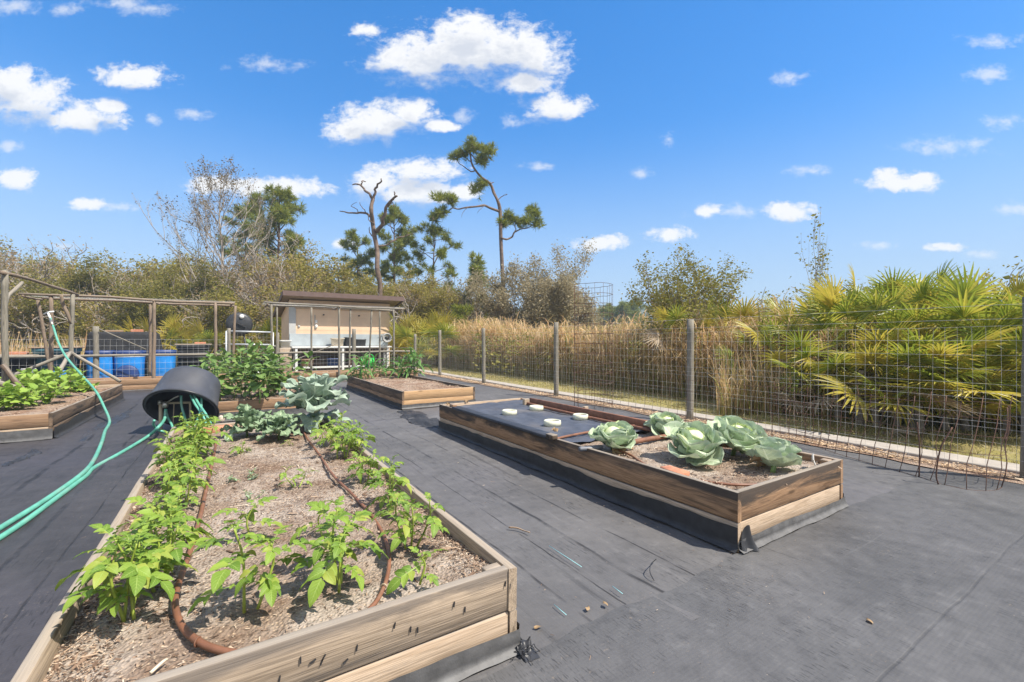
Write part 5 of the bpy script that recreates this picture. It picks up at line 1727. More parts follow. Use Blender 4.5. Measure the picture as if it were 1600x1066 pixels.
def cabbage(label, loc, sc, seed, tilt=(0, 0), rz=0):
    kw = dict(nu=18, nv=14, a=.36, p=.88, fold=.0, ripple=.062, rk=17)
    t = rosette('cabbage', label, 'cabbage', loc, [
        (5, .285 * sc, .30 * sc, .12, .05 * sc, dict(kw, curl=.5, curl0=.1, cup=.4, ripple=.07, reflex=.5), L_CABB),
        (6, .275 * sc, .31 * sc, .52, .05 * sc, dict(kw, curl=.75, cup=.6, reflex=.6), L_CABB),
        (5, .245 * sc, .285 * sc, .8, .05 * sc, dict(kw, curl=.5, cup=.75, reflex=.5, ripple=.045), L_CABB),
        (4, .2 * sc, .23 * sc, .95, .06 * sc, dict(kw, curl=.55, cup=.95, reflex=.25, ripple=.035), L_CABB_IN)],
        L_CABB, STEM_GREEN, seed, .1 * sc, .022, 'cabbages in the orange-brown bed', 'outer_leaf')
    b = MB()
    r = np.random.default_rng(seed)

    def hd(u, v):
        a = 2 * PI * u; th = PI * v
        rr_ = .1 * sc * (1 + .035 * np.sin(3 * a + 4 * th + seed) + .02 * VN(u * 6, v * 6))
        return np.stack([rr_ * np.sin(th) * np.cos(a), rr_ * np.sin(th) * np.sin(a), .175 * sc - rr_ * .85 * np.cos(th)], 1)
    b.grid(hd, 28, 18)
    b.build('head', CABB_HEAD, t, local=True)
    for i in range(2):                                   # wrapper leaves folded over the head
        V, F, G_ = leaf(.215 * sc, .2 * sc, 14, 10, .42, .85, curl=1.9, curl0=-.1, cup=.6, ripple=.03, reflex=.1, seed=seed + i)
        a = r.uniform(0, 6) + i * 3
        b = MB(); b.inst(V, F, frames([[math.cos(a) * .18, math.sin(a) * .18, 1.0]], np.array([0.0])), np.array([[-.1 * sc * math.cos(a), -.1 * sc * math.sin(a), .11 * sc]]), G_)
        V2 = b.V[0]
        b.build('wrapper_leaf', L_CABB_IN, t, local=True)
    for i in range(3):
        V, F, G_ = leaf(.17 * sc, .12 * sc, 9, 8, .6, .8, curl=-.9, curl0=.3, cup=.5, ripple=.16, seed=seed + i * 2.2)
        a = r.uniform(3.3, 5.6)
        b = MB(); b.inst(V, F, frames([[math.cos(a), math.sin(a), -.15]], np.array([r.normal(0, .4)])), np.array([[.05 * math.cos(a), .05 * math.sin(a), .06]]), G_)
        b.build('withered_leaf', L_DEAD, t, local=True)
    t.rotation_mode = 'ZXY'
    t.rotation_euler = (tilt[0], tilt[1], rz)
    return t


cabbage('cabbage farthest left, standing alone at the edge of the planting cloth', P(957, 703, .345), .9, 1, (.22, -.1), .4)
cabbage('cabbage farthest back, partly hidden behind the big middle one', P(1040, 683, .345), .9, 2, (.2, -.1), 1.0)
cabbage('big open cabbage in the middle of the group, nearest the brick', P(1078, 718, .345), 1.08, 3, (.30, -.1), 2.2)
cabbage('big cabbage with a broad pale head, second from right', P(1146, 709, .345), 1.08, 4, (.28, -.08), 3.4)
cabbage('drooping cabbage farthest right, leaning toward the plant tag', P(1208, 736, .345), .78, 5, (-.1, .45), 4.0)

kwc = dict(nu=16, nv=10, a=.5, p=1.15, curl=-1.25, curl0=.3, cup=.25, ripple=.19, rk=15, lobes=.2, lk=4)
rosette('collard_plant', 'large blue-green collard towering at the far end of the near bed', 'collard', P(490, 668, ZS), [
    (6, .46, .22, .15, .1, dict(kwc), None), (8, .52, .26, .62, .16, dict(kwc), None), (8, .52, .27, .95, .22, dict(kwc, curl=-1.1), None), (6, .44, .24, 1.2, .28, dict(kwc, curl=-1.0), None), (4, .3, .16, 1.4, .32, dict(kwc, curl=-.5), None)],
    L_COLL, STEM_GREEN, 21, .36, .02)
kwb = dict(nu=14, nv=8, a=.55, p=1.1, curl=-1.2, curl0=.35, cup=.2, ripple=.24, rk=19, lobes=.3, lk=5)
rosette('collard_plant', 'frilly grey-green collard at the far end of the near bed, beside the brick', 'collard', P(386, 682, ZS), [
    (7, .27, .13, .3, .05, dict(kwb), None), (8, .29, .14, .8, .08, dict(kwb), None), (6, .24, .12, 1.15, .12, dict(kwb), None)], L_BROC, STEM_GREEN, 22, .16, .012)
rosette('collard_plant', 'frilly grey-green collard between its twin and the towering one', 'collard', P(436, 686, ZS), [
    (7, .26, .12, .25, .05, dict(kwb), None), (8, .27, .13, .7, .07, dict(kwb), None), (6, .22, .11, 1.1, .1, dict(kwb), None)], L_BROC, STEM_GREEN, 23, .14, .012)

EGG = [leaf(.23, .145, 7, 4, .7, .7, curl=-.8, curl0=.1, fold=.15, ripple=.06, seed=i, lobes=.06, lk=3) for i in range(4)]
EGG = [(np.concatenate([v + [.06, 0, 0]]), f, g) for v, f, g in EGG]
for i, (px, Y, h, ns, sprd, lb) in enumerate(((350, 8.2, .75, 5, .35, 'eggplant bush at the left of its bed, right behind the tub'), (378, 8.9, 1.0, 6, .4, 'tall eggplant bush with pale flowers, left of the middle'), (404, 8.1, .72, 5, .34, 'low eggplant bush at the front middle of its bed'),
                                             (418, 9.0, 1.02, 7, .42, 'tallest eggplant bush, in front of the metal gate'), (448, 9.2, .72, 5, .42, 'eggplant bush at the right with purple-brown leaves, behind the big collard'), (385, 10.4, .95, 6, .45, 'eggplant bush at the back of its bed'), (345, 9.6, .8, 5, .4, 'eggplant bush at the back left of its bed'))):
    c = T(px, Y, .3)
    stemmed_plant('eggplant', lb, 'eggplant', c, EGG, L_EGG, STEM_GREEN, ns, h, sprd, 300 + i, per=13, ls=1.1, r0=.011, group='eggplant bushes behind the tub', top=.35, first=.2)
for i, (px, py, lb) in enumerate(((345, 617, 'small seedling at the left of the eggplant bed'), (373, 612, 'small seedling in the middle of the eggplant bed'), (413, 616, 'taller seedling at the front right of the eggplant bed'))):
    stemmed_plant('seedling', lb, 'seedling', P(px, py, .31), [leaf(.14, .05, 5, 2, .8, .6, curl=-.8, fold=.2, seed=i)], L_BEAN, STEM_GREEN, 3, .14 + .08 * (i == 2), .12, 320 + i, per=5, r0=.005)

BEAN = [leaf(.15, .115, 6, 4, .6, .6, curl=-.7, curl0=.15, fold=.2, ripple=.07, seed=i, lobes=.06) for i in range(4)]
BEAN = [(v + [.04, 0, 0], f, g) for v, f, g in BEAN]
for i, (px, py, h, sprd, lb) in enumerate(((18, 640, .3, .3, 'bean plant at the very left edge of its bed'), (58, 634, .34, .34, 'leafy bean plant at the front middle of its bed'), (92, 622, .36, .34, 'bean plant at the front right, nearest the hose'), (38, 618, .36, .34, 'bean plant in the left of its bed, behind the front ones'),
                                          (72, 611, .42, .36, 'tallest bean plant, in the middle of the bed under the hose'), (102, 608, .4, .3, 'bean plant at the back right of the clump'), (12, 622, .3, .3, 'bean plant near the left trellis post'), (128, 612, .14, .2, 'low bean plant beyond the clump, in front of the red scraps'))):
    stemmed_plant('bean_plant', lb, 'bean plant', P(px, py, .31), BEAN, L_BEAN, STEM_GREEN, 10, h, sprd, 340 + i, per=9, ls=1.15, r0=.006, group='bean plants in the left bed', top=.2, first=.3)
brick('reddish brick lying in the bean bed behind the hose', P(135, 607, .34), .5, (.3, .12, .08))

CORN = [leaf(.5, .055, 10, 2, .5, .75, curl=-1.7, curl0=.55, fold=.5, seed=i) for i in range(3)] + [leaf(.38, .04, 10, 2, .5, .75, curl=-1.0, curl0=.5, fold=.5, seed=9)]
for i, (px, py, h, ns, lb) in enumerate(((556, 590, .32, 1, 'young corn plant farthest left, behind its bed'), (577, 592, .42, 2, 'young corn plant in front of the green watering can'), (597, 588, .22, 1, 'small corn plant between the two corn clumps'), (621, 590, .34, 2, 'corn plant at the left of the right clump'),
                                         (635, 589, .42, 2, 'tallest corn plant in the right clump'), (646, 588, .46, 2, 'corn plant at the right edge with leaves arching over the side'))):
    stemmed_plant('corn_plant', lb, 'corn plant', P(px, py, .32), CORN, L_CORN, STEM_GREEN, ns + 1, h * 1.35, .2, 360 + i, per=8, ls=1.5, r0=.014, group='young corn plants', top=.3, first=.15)
x, Y = on_y(577, 16.2)
can = thing('watering_can', 'bright green plastic watering can behind the corn plants', 'watering can', (x, 16.2, 0.0))
zc = .58
b = MB(); b.lathe([(0, zc - .2), (.17, zc - .2), (.19, zc), (.16, zc + .14), (.06, zc + .17), (0, zc + .15)], n=20); b.build('body', GREEN_PL, can, local=True)
b = MB(); b.tube(smooth_curve([(-.1, 0, zc + .15), (0, 0, zc + .3), (.15, 0, zc + .22), (.19, 0, zc)], 5), .018, 6); b.build('handle', GREEN_PL, can, local=True)
b = MB(); b.tube([(-.17, 0, zc - .12), (-.34, 0, zc + .16)], [.03, .018], 8); b.lathe([(0, 0), (.05, 0), (.02, -.06)], (-.35, 0, zc + .18), 12, rot_y(-.6)); b.build('spout', GREEN_PL, can, local=True)
b = MB(); b.lathe([(0, 0), (.14, 0), (.14, zc - .21), (0, zc - .21)], n=16); tag((lambda o: (setattr(o, 'location', (x, 16.2, 0)), o)[1])(b.build('stump', W_POST)), 'grey stump under the green watering can', 'stump')

# ------------------------------------------------------------------ reeds, grass
m, nt, out = mat('cured reed')
s = nt.n('ShaderNodeSeparateXYZ', {0: gattr(nt)})
r_ = island(nt)
tan_ = nt.ramp(r_, [(0.0, (0.58, 0.39, 0.19)), (0.45, (0.76, 0.55, 0.30)), (0.8, (0.82, 0.65, 0.41)), (1.0, (0.52, 0.29, 0.15))])
grn = nt.ramp(r_, [(0.0, (0.38, 0.28, 0.13)), (0.5, (0.31, 0.32, 0.07)), (1.0, (0.5, 0.36, 0.19))])
cc = nt.mix(nt.sstep(nt.math('ADD', s.outputs[0], nt.math('MULTIPLY', s.outputs[1], 0.5)), 0.3, 0.75), grn, tan_)
finish(nt, out, cc, 0.7, None, spec=0.2, transl=0.5)
REED = m
m, nt, out = mat('dry grass blade')
cc = nt.ramp(island(nt), [(0.0, (0.2, 0.19, 0.05)), (0.4, (0.38, 0.32, 0.13)), (0.8, (0.5, 0.41, 0.22)), (1.0, (0.2, 0.22, 0.05))])
finish(nt, out, cc, 0.8, None, spec=0.15, transl=0.2)
GRASS = m


def blades(b, base, H, W, lean, seg=4, droop=0.9, seed=0):
    """ribbon blades; base (N,3), H (N,), lean direction angle random"""
    r = np.random.default_rng(seed)
    N = len(base)
    a = r.uniform(0, 2 * PI, N)
    L = np.stack([np.cos(a), np.sin(a), 0 * a], 1)
    side = np.stack([-np.sin(a), np.cos(a), 0 * a], 1)
    tw = r.uniform(-1, 1, N)
    side = side * np.cos(tw)[:, None] + L * np.sin(tw)[:, None]
    t = np.linspace(0, 1, seg + 1)
    ln = lean * r.uniform(.3, 1.6, N)
    rnd = r.uniform(-1, 1, N)
    V = np.zeros((N, seg + 1, 2, 3)); Gt = np.zeros((N, seg + 1, 2, 3))
    for i, ti in enumerate(t):
        zz = H * (ti - droop * .32 * np.clip(ln / max(lean, 1e-6), 0, 1.6) * ti ** 3)
        c = base + L * (ln * H * (ti ** 2))[:, None] + np.stack([0 * zz, 0 * zz, zz], 1)
        wd = W * (1 - ti ** 2 * .93) * .5
        V[:, i, 0] = c - side * wd[:, None]; V[:, i, 1] = c + side * wd[:, None]
        Gt[:, i, :, 0] = ti; Gt[:, i, :, 1] = rnd[:, None]
    k = 2 * (seg + 1)
    F = np.array([[2 * i, 2 * i + 1, 2 * i + 3, 2 * i + 2] for i in range(seg)])
    FF = (F[None] + (np.arange(N) * k)[:, None, None]).reshape(-1, 4)
    b.add(V.reshape(-1, 3), FF, Gt.reshape(-1, 3))


def reed_zone(n, y0, y1, d0, d1, hm, seed, dens=1.0):
    r = np.random.default_rng(seed)
    y = r.uniform(y0, y1, n); d = d0 + (d1 - d0) * r.uniform(0, 1, n) ** dens
    edge = 2.75 + .25 * VN(y * .6, y * 0 + 3)
    x = fence_x(y) + edge + d
    cl = .5 + .5 * VN(x * 1.3, y * 1.3)
    keep = r.uniform(0, 1, n) < .45 + .65 * cl
    x, y, d = x[keep], y[keep], d[keep]
    H = hm * r.uniform(.62, 1.08, len(x)) * (.86 + .22 * VN(x * .7 + 9, y * .7)) * (1 - .22 * np.exp(-d * 3))
    return np.stack([x, y, np.full(len(x), -.05)], 1), H


b = MB()
for (n, y0, y1, d0, d1, hm, W, ln, sd) in ((11000, 1.8, 9.5, 0, 1.6, 2.35, .018, .34, 1), (13000, 9.5, 21, 0, 1.8, 2.65, .026, .32, 2), (9000, 3.0, 24, 1.4, 5.0, 2.8, .03, .2, 3), (7000, 20, 34, 0, 9, 2.8, .045, .2, 4)):
    base, H = reed_zone(n, y0, y1, d0, d1, hm, sd)
    if y0 < 9:                                # thins out toward the palmettos
        k = rng.uniform(0, 1, len(base)) < np.clip((base[:, 1] - 2.2) / 2.6, .12, 1)
        base, H = base[k], H[k]
    blades(b, base, H, np.full(len(H), W) * rng.uniform(.6, 1.3, len(H)), ln, 5, 1.0, sd)
    # leaves springing from the stalks at all heights
    k = rng.integers(0, len(base), int(len(base) * 1.5))
    q = base[k] + rng.normal(0, .1, (len(k), 3)) * [1, 1, 0]
    q[:, 2] = H[k] * rng.uniform(.15, .8, len(k))
    n0 = len(b.G)
    blades(b, q, np.minimum(rng.uniform(.45, 1.0, len(k)), H[k] * 1.08 - q[:, 2] + .2), np.full(len(k), W * 1.5) * rng.uniform(.6, 1.3, len(k)), .8, 4, 1.7, sd + 20)
    zt = np.repeat(q[:, 2] / H[k], 10)
    b.G[-1][:, 0] = .25 * b.G[-1][:, 0] + .8 * zt
tag(b.build('reeds', REED, smooth=False), 'tall tan stand of cured reeds beyond the right fence', 'reeds', kind='stuff')
b = MB()
n = 7000
x = rng.uniform(-34, -4, n); y = 24 + rng.uniform(0, 7, n)
base = np.stack([x, y, 0 * x - .05], 1)
blades(b, base, rng.uniform(1.2, 2.2, n) * (1 + .2 * VN(x, y)), rng.uniform(.03, .07, n), .2, 4, 1.0, 9)
tag(b.build('reeds', REED, smooth=False), 'band of tan reeds far behind the bins at left', 'reeds', kind='stuff')
b = MB()
n = 20000
y = rng.uniform(-1.5, 20, n); o_ = rng.uniform(.56, 3.4, n)
x = fence_x(y) + o_
k = rng.uniform(0, 1, n) < np.clip(.55 + .6 * VN(x * 1.6, y * 1.6) + .25 * (o_ > 1.5), .06, 1)
base = np.stack([x, y, np.full(n, -.03)], 1)[k]
blades(b, base, rng.uniform(.04, .14, len(base)), rng.uniform(.006, .014, len(base)), .55, 3, .8, 5)
tag(b.build('grass', GRASS, smooth=False), 'dry yellowing grass between the kerb and the reeds', 'grass', kind='stuff')

# ------------------------------------------------------------------ palmettos


def frond(seed, R_=.55, pet=.9, n=22, spread=2.0, droop=.5):
    r = np.random.default_rng(seed)
    parts = []
    c = smooth_curve([(0, 0, 0), (pet * .5, 0, .03), (pet, 0, -.02)], 4)
    mb = MB(); mb.tube(c, np.linspace(.012, .007, len(c)), 5)
    V0, F0 = mb.V[0], mb.F[0]
    parts.append((V0, F0, V0 * 0, np.eye(3), (0, 0, 0), 1))
    for i in range(n):
        a = -spread + 2 * spread * i / (n - 1)
        L = R_ * (.72 + .28 * math.cos(a * .8)) * r.uniform(.93, 1.05)
        lf = leaf(L, .036 * R_ / .5, 5, 2, .55, .62, curl=-droop * r.uniform(.6, 1.5) * (1.5 if r.uniform() < .12 else 1), curl0=.28 * math.cos(a), fold=.55)
        Rm = rot_z(a) @ rot_x(r.normal(0, .12))
        parts.append(lf + (Rm, (pet - .03, 0, 0), 1))
    return merge(parts)


FR = [frond(i, R_=[.55, .62, .5, .58, .66, .52][i], pet=[.9, 1.1, .7, 1.0, 1.2, .8][i], droop=[.4, .55, .3, .7, .5, .9][i], spread=[2.0, 1.8, 2.2, 1.9, 1.7, 2.0][i]) for i in range(6)]
FR_ME = {}


def frond_mesh(i, m_):
    if (i, m_.name) not in FR_ME:
        b = MB(); V, F, G_ = FR[i]; b.add(V, F, G_)
        o = b.build('frond', m_, smooth=False)
        FR_ME[(i, m_.name)] = o.data
        bpy.data.objects.remove(o)
    return FR_ME[(i, m_.name)]


def palmetto(label, loc, sc, nf, seed, yellow=.15, dead=.17, el=(.0, 1.35), face=None, group='saw palmettos behind the fence', h0=.25):
    r = np.random.default_rng(seed)
    t = thing('palmetto', label, 'palmetto', loc, group=group)
    nf = int(nf * 1.25)
    b = MB()
    b.tube(smooth_curve([(0, 0, -.05), (.1, .06, h0 * .5), (.02, 0, h0 + .1)], 4), [.055, .055, .05, .05, .05, .05, .05, .045, .04], 8)
    b.build('trunk', BARK, t, local=True)
    for k in range(nf):
        o = bpy.data.objects.new('frond', None)
        q = r.uniform()
        m_ = L_PALMY if q < yellow else (L_PALMD if q > 1 - dead else L_PALM)
        o = bpy.data.objects.new('frond', frond_mesh(int(r.integers(6)), m_))
        e = r.uniform(*el) if m_ is not L_PALMD else r.uniform(-1.1, .2)
        az = (k * 2.39996 + r.normal(0, .2)) if face is None else r.normal(face, 1.0)
        d = np.array([[math.cos(az) * math.cos(e), math.sin(az) * math.cos(e), math.sin(e)]])
        M_ = frames(d, np.array([r.normal(0, .5)]))[0]
        from mathutils import Matrix
        s_ = sc * r.uniform(.85, 1.15)
        mt = Matrix([[*(M_[0] * s_), .05 * math.cos(az)], [*(M_[1] * s_), .05 * math.sin(az)], [*(M_[2] * s_), h0], [0, 0, 0, 1]])
        link(o, t)
        o.matrix_local = mt
    return t


for i, (px, Y, sc, nf, h0, lb, yl) in enumerate((
        (1565, 7.1, .88, 18, 1.1, 'tall palmetto at the right edge behind the fence post', .15), (1490, 7.5, .9, 20, 1.2, 'tall palmetto with spiky upright fronds left of the edge post', .2), (1405, 8.0, .9, 19, 1.35, 'palmetto with a fan of fronds leaning left at the top of the clump', .25),
        (1640, 6.6, 1.0, 14, 1.0, 'palmetto cut off by the right edge of the view', .2), (1330, 8.8, .9, 18, 1.25, 'palmetto at the left shoulder of the right clump', .3), (1262, 9.3, .85, 16, 1.1, 'yellow-green palmetto left of the clump, above the reeds', .35),
        (1200, 9.6, .85, 14, 1.0, 'palmetto half sunk in the reeds, nearest the middle post', .2), (1440, 9.4, .9, 20, 1.7, 'palmetto rising behind the middle of the clump', .25), (1530, 8.8, .9, 20, 1.45, 'palmetto rising behind the right of the clump', .2),
        (1600, 8.4, .9, 18, 1.35, 'palmetto in the back row by the right edge', .3), (1365, 10.2, .95, 18, 1.65, 'palmetto in the back row behind the left shoulder', .3), (1690, 7.8, 1.0, 14, 1.3, 'palmetto beyond the right edge of the view', .2),
        (1150, 11.5, .9, 14, 1.2, 'palmetto among the reeds right of the middle post', .3), (1083, 11.3, .8, 9, 1.5, 'small upright palmetto appearing right above the middle fence post', .2), (1300, 10.8, 1.0, 14, 1.2, 'palmetto behind the thin sapling', .3))):
    palmetto(lb, T(px, Y, -.05), sc, nf, 500 + i, yl, h0=h0)
for i, (px, Y, sc, nf, h0, lb) in enumerate(((1310, 8.0, .8, 11, .75, 'mid-height palmetto at the left end of the clump, over the reeds'), (1370, 7.3, .85, 12, .8, 'mid-height palmetto in the front row below the left shoulder'), (1440, 6.9, .85, 12, .85, 'mid-height palmetto in the front row, middle of the clump'),
                                                 (1510, 7.1, .85, 12, .8, 'mid-height palmetto in the front row, right of the middle'), (1575, 6.8, .85, 12, .75, 'mid-height palmetto in the front row beside the edge post'), (1250, 8.6, .75, 9, .8, 'mid-height palmetto half hidden by reeds left of the clump'), (1480, 7.1, .85, 12, .45, 'low palmetto deep in the front of the clump'), (1405, 7.3, .8, 10, .4, 'low palmetto under the yellow fans'))):
    palmetto(lb, T(px, Y, -.05), sc, nf, 530 + i, .35, .06, (-.1, .9), h0=h0, face=math.radians(235))
# low yellow fans reaching out over the grass
for i, (px, Y, pz, sc, nf, lb) in enumerate(((1430, 7.0, .6, .95, 5, 'low palmetto with bright yellow fans reaching toward the fence'), (1345, 7.5, .85, .85, 5, 'low palmetto with a yellow fan pointing left over the grass'), (1375, 7.9, 1.0, .9, 6, 'low palmetto with long pale fans left of the clump'),
                                             (1500, 7.2, .5, .8, 5, 'low green palmetto at the foot of the clump'), (1570, 6.9, .45, .8, 6, 'low palmetto at the foot of the edge post'))):
    palmetto(lb, T(px, Y, -.05), sc, nf, 560 + i, .75 if i < 3 else .2, .1, (-.15, .55), face=math.radians(205) + .2 * (i - 1), h0=pz)
proto_far = None
for i, (px, Y, h0, sc) in enumerate(((250, 24, .6, 1.4), (285, 25, .6, 1.5), (325, 24, .5, 1.4), (225, 26, .5, 1.3), (400, 25, .6, 1.5), (425, 26, .6, 1.3), (640, 25, .6, 1.4), (660, 23, .5, 1.3), (618, 27, .8, 1.5), (680, 26, .6, 1.4), (150, 27, .6, 1.4), (100, 28, .5, 1.4), (355, 26.5, .9, 1.5), (460, 26, .8, 1.4), (700, 24, .4, 1.2))):
    if i < 3:
        o = palmetto('yellow-green palmetto in the thicket behind the back fence', T(px, Y, -.05), sc, 15, 600 + i, .55, .1, h0=h0, group='palmettos behind the back fence')
        if i == 0:
            proto_far = []
        proto_far.append(o)
    else:
        o = copy_tree(proto_far[i % 3])
        o.location = T(px, Y, -.05); o.rotation_euler = (0, 0, i * 1.3); o.scale = (.9 + .02 * i,) * 3

def under(n, px0, px1, Y0, Y1, zt, seed):
    r = np.random.default_rng(seed)
    px = r.uniform(px0, px1, n); k = (px - 800) / F_PX
    Y = r.uniform(Y0, Y1, n) + np.clip((1500 - px) / 250, -1, 1.2) * 1.1
    x = CAM[0] + (k * CH + SH) * Y; y = CAM[1] + (-k * SH + CH) * Y
    z = zt * (1 + .35 * VN(x * 1.2, y * 1.2)) * r.uniform(0, 1, n) ** .8
    return np.stack([x, y, z - .05], 1), r


L_UNDER = leafmat('undergrowth leaf', (0.17, 0.18, 0.04), (0.33, 0.29, 0.09), 0.38, 0.6, None, (0.42, 0.33, 0.16))
LT = (np.array([[0, 0, 0], [.5, -.32, .1], [1, 0, 0], [.5, .32, .1], [.5, 0, -.02]]), np.array([[0, 1, 4, 3], [4, 1, 2, 3]]))
b = MB()
q, r = under(30000, 1275, 1800, 7.3, 9.0, 1.35, 31)
b.inst(LT[0], LT[1], frames(rand_dirs(len(q), -.9, .6, r), r.uniform(-3, 3, len(q))), q, S=.075 * r.lognormal(0, .35, len(q)))
tag(b.build('undergrowth', L_UNDER, smooth=False), 'dark leafy undergrowth between the palmetto trunks', 'undergrowth', kind='stuff')
b = MB()
q, r = under(5200, 1120, 1800, 7.2, 8.8, .02, 32)
q[:, 2] = -.05
blades(b, q, r.uniform(.5, 1.75, len(q)), np.full(len(q), .016) * r.uniform(.7, 1.6, len(q)), .25, 5, 1.1, 33)
tag(b.build('reeds', REED, smooth=False), 'brown dead stalks and blades standing among the palmettos', 'reeds', kind='stuff')

# ------------------------------------------------------------------ trees


def grow(b, p, d, L, r, lev, maxlev, tips, R, wig=.16, up=.06, kids=(3, 4), spread=.75, ratio=.68, sides=(8, 6, 5, 4, 3, 3), start=.35):
    ns = 5
    pts = [np.array(p, float)]
    d = norm(d)
    for i in range(ns):
        d = norm(d + R.normal(0, wig, 3) + [0, 0, up])
        pts.append(pts[-1] + d * L / ns)
    pts = np.array(pts)
    b.tube(pts, np.linspace(r, r * .55, ns + 1), sides[min(lev, 5)], cap=False)
    if lev >= maxlev:
        tips.append(pts)
        return
    n = R.integers(kids[0], kids[1] + 1)
    for k in range(n):
        u = 1.0 if k == 0 else R.uniform(start, 1.0)
        q = np.array([np.interp(u * ns, np.arange(ns + 1), pts[:, c]) for c in range(3)])
        ax = rand_dirs(1, r=R)[0]
        sp = spread * (.45 if k == 0 else 1.0) * R.uniform(.6, 1.25)
        nd = norm(d + sp * norm(ax - d * np.dot(ax, d)))
        grow(b, q, nd, L * ratio * R.uniform(.75, 1.2), r * .55 * (1.15 if k == 0 else .9), lev + 1, maxlev, tips, R, wig, up, kids, spread, ratio, sides, start)


LEAF_T = (np.array([[0, 0, 0], [.5, -.32, .1], [1, 0, 0], [.5, .32, .1], [.5, 0, -.02]]), np.array([[0, 1, 4, 3], [4, 1, 2, 3]]))


def leafage(b, tips, per, size, sig, R, along=True):
    P_, D = [], []
    for pts in tips:
        k = R.uniform(.1, 1, per) * (len(pts) - 1)
        q = np.stack([np.interp(k, np.arange(len(pts)), pts[:, c]) for c in range(3)], 1)
        P_.append(q + R.normal(0, sig, (per, 3)))
    P_ = np.concatenate(P_)
    n = len(P_)
    S = size * R.lognormal(0, .28, n)
    b.inst(LEAF_T[0], LEAF_T[1], frames(rand_dirs(n, -.8, .8, R), R.uniform(-3, 3, n)), P_, S=S)


def oak(name, label, loc, H, seed, lm, bm, per=20, size=.11, sig=.16, stems=4, maxlev=4, spread=.8, lean=.75, width=1.0, group=None, cat='tree', kids=(3, 4), r0=.11, up=.05, wig=.17, trunk=.12):
    R = np.random.default_rng(seed)
    t = thing(name, label, cat, loc, group=group)
    tb, lb = MB(), MB()
    tips = []
    for s in range(stems):
        a = 2 * PI * s / stems + R.uniform(-.4, .4)
        e = lean * R.uniform(.4, 1.1)
        d = np.array([math.cos(a) * e, math.sin(a) * e, 1.0])
        grow(tb, (.06 * math.cos(a), .06 * math.sin(a), -.1), d, H * .36 * R.uniform(.85, 1.15), r0 * H / 7, 0, maxlev, tips, R, wig, up, kids, spread, .68)
    allp = np.concatenate(tips)
    sc = H / allp[:, 2].max()
    wsc = sc * width
    for L_ in (tb.V,):
        for i in range(len(L_)):
            L_[i] = L_[i] * [wsc, wsc, sc]
    tips = [p * [wsc, wsc, sc] for p in tips]
    leafage(lb, tips, per, size, sig, R)
    tb.build('trunk', bm, t, local=True)
    lb.build('crown', lm, t, local=True, smooth=False)
    return t



def tuft_mesh(n=14, seed=0):
    R = np.random.default_rng(seed)
    V, Q = [], []
    for i in range(n):
        d = norm(np.array([R.uniform(.1, 1.1), 0, 0]) + R.normal(0, .6, 3))
        s = norm(np.cross(d, R.normal(0, 1, 3)))
        l = R.uniform(.75, 1.1); k = len(V)
        V += [s * .05, -s * .05, d * l - s * .02, d * l + s * .02]
        Q.append([k, k + 1, k + 2, k + 3])
    return np.array(V), np.array(Q)


TUFTS = [tuft_mesh(24, i) for i in range(3)]


def tufts(b, P_, D, size, R):
    P_ = np.asarray(P_); D = np.asarray(D); n = len(P_)
    which = R.integers(0, 3, n)
    for k in range(3):
        m_ = which == k
        if m_.any():
            b.inst(TUFTS[k][0], TUFTS[k][1], frames(D[m_], R.uniform(-3, 3, m_.sum())), P_[m_], S=size * R.uniform(.75, 1.2, m_.sum()))


def cluster(tb, fb, p, d, R, rad=.45, n=9, size=.34):
    """a bunch of needle tufts round the end of a shoot"""
    q = np.asarray(p) + R.normal(0, rad * .5, (n, 3)) * [1, 1, .75]
    dd = (q - (np.asarray(p) - np.asarray(d) * rad * .8))
    dd[:, 2] += .25 * rad
    tufts(fb, q, dd, size, R)
    for i in range(0, n, 3):
        tb.tube([np.asarray(p) - np.asarray(d) * .2, q[i]], [.018, .008], 3, cap=False)


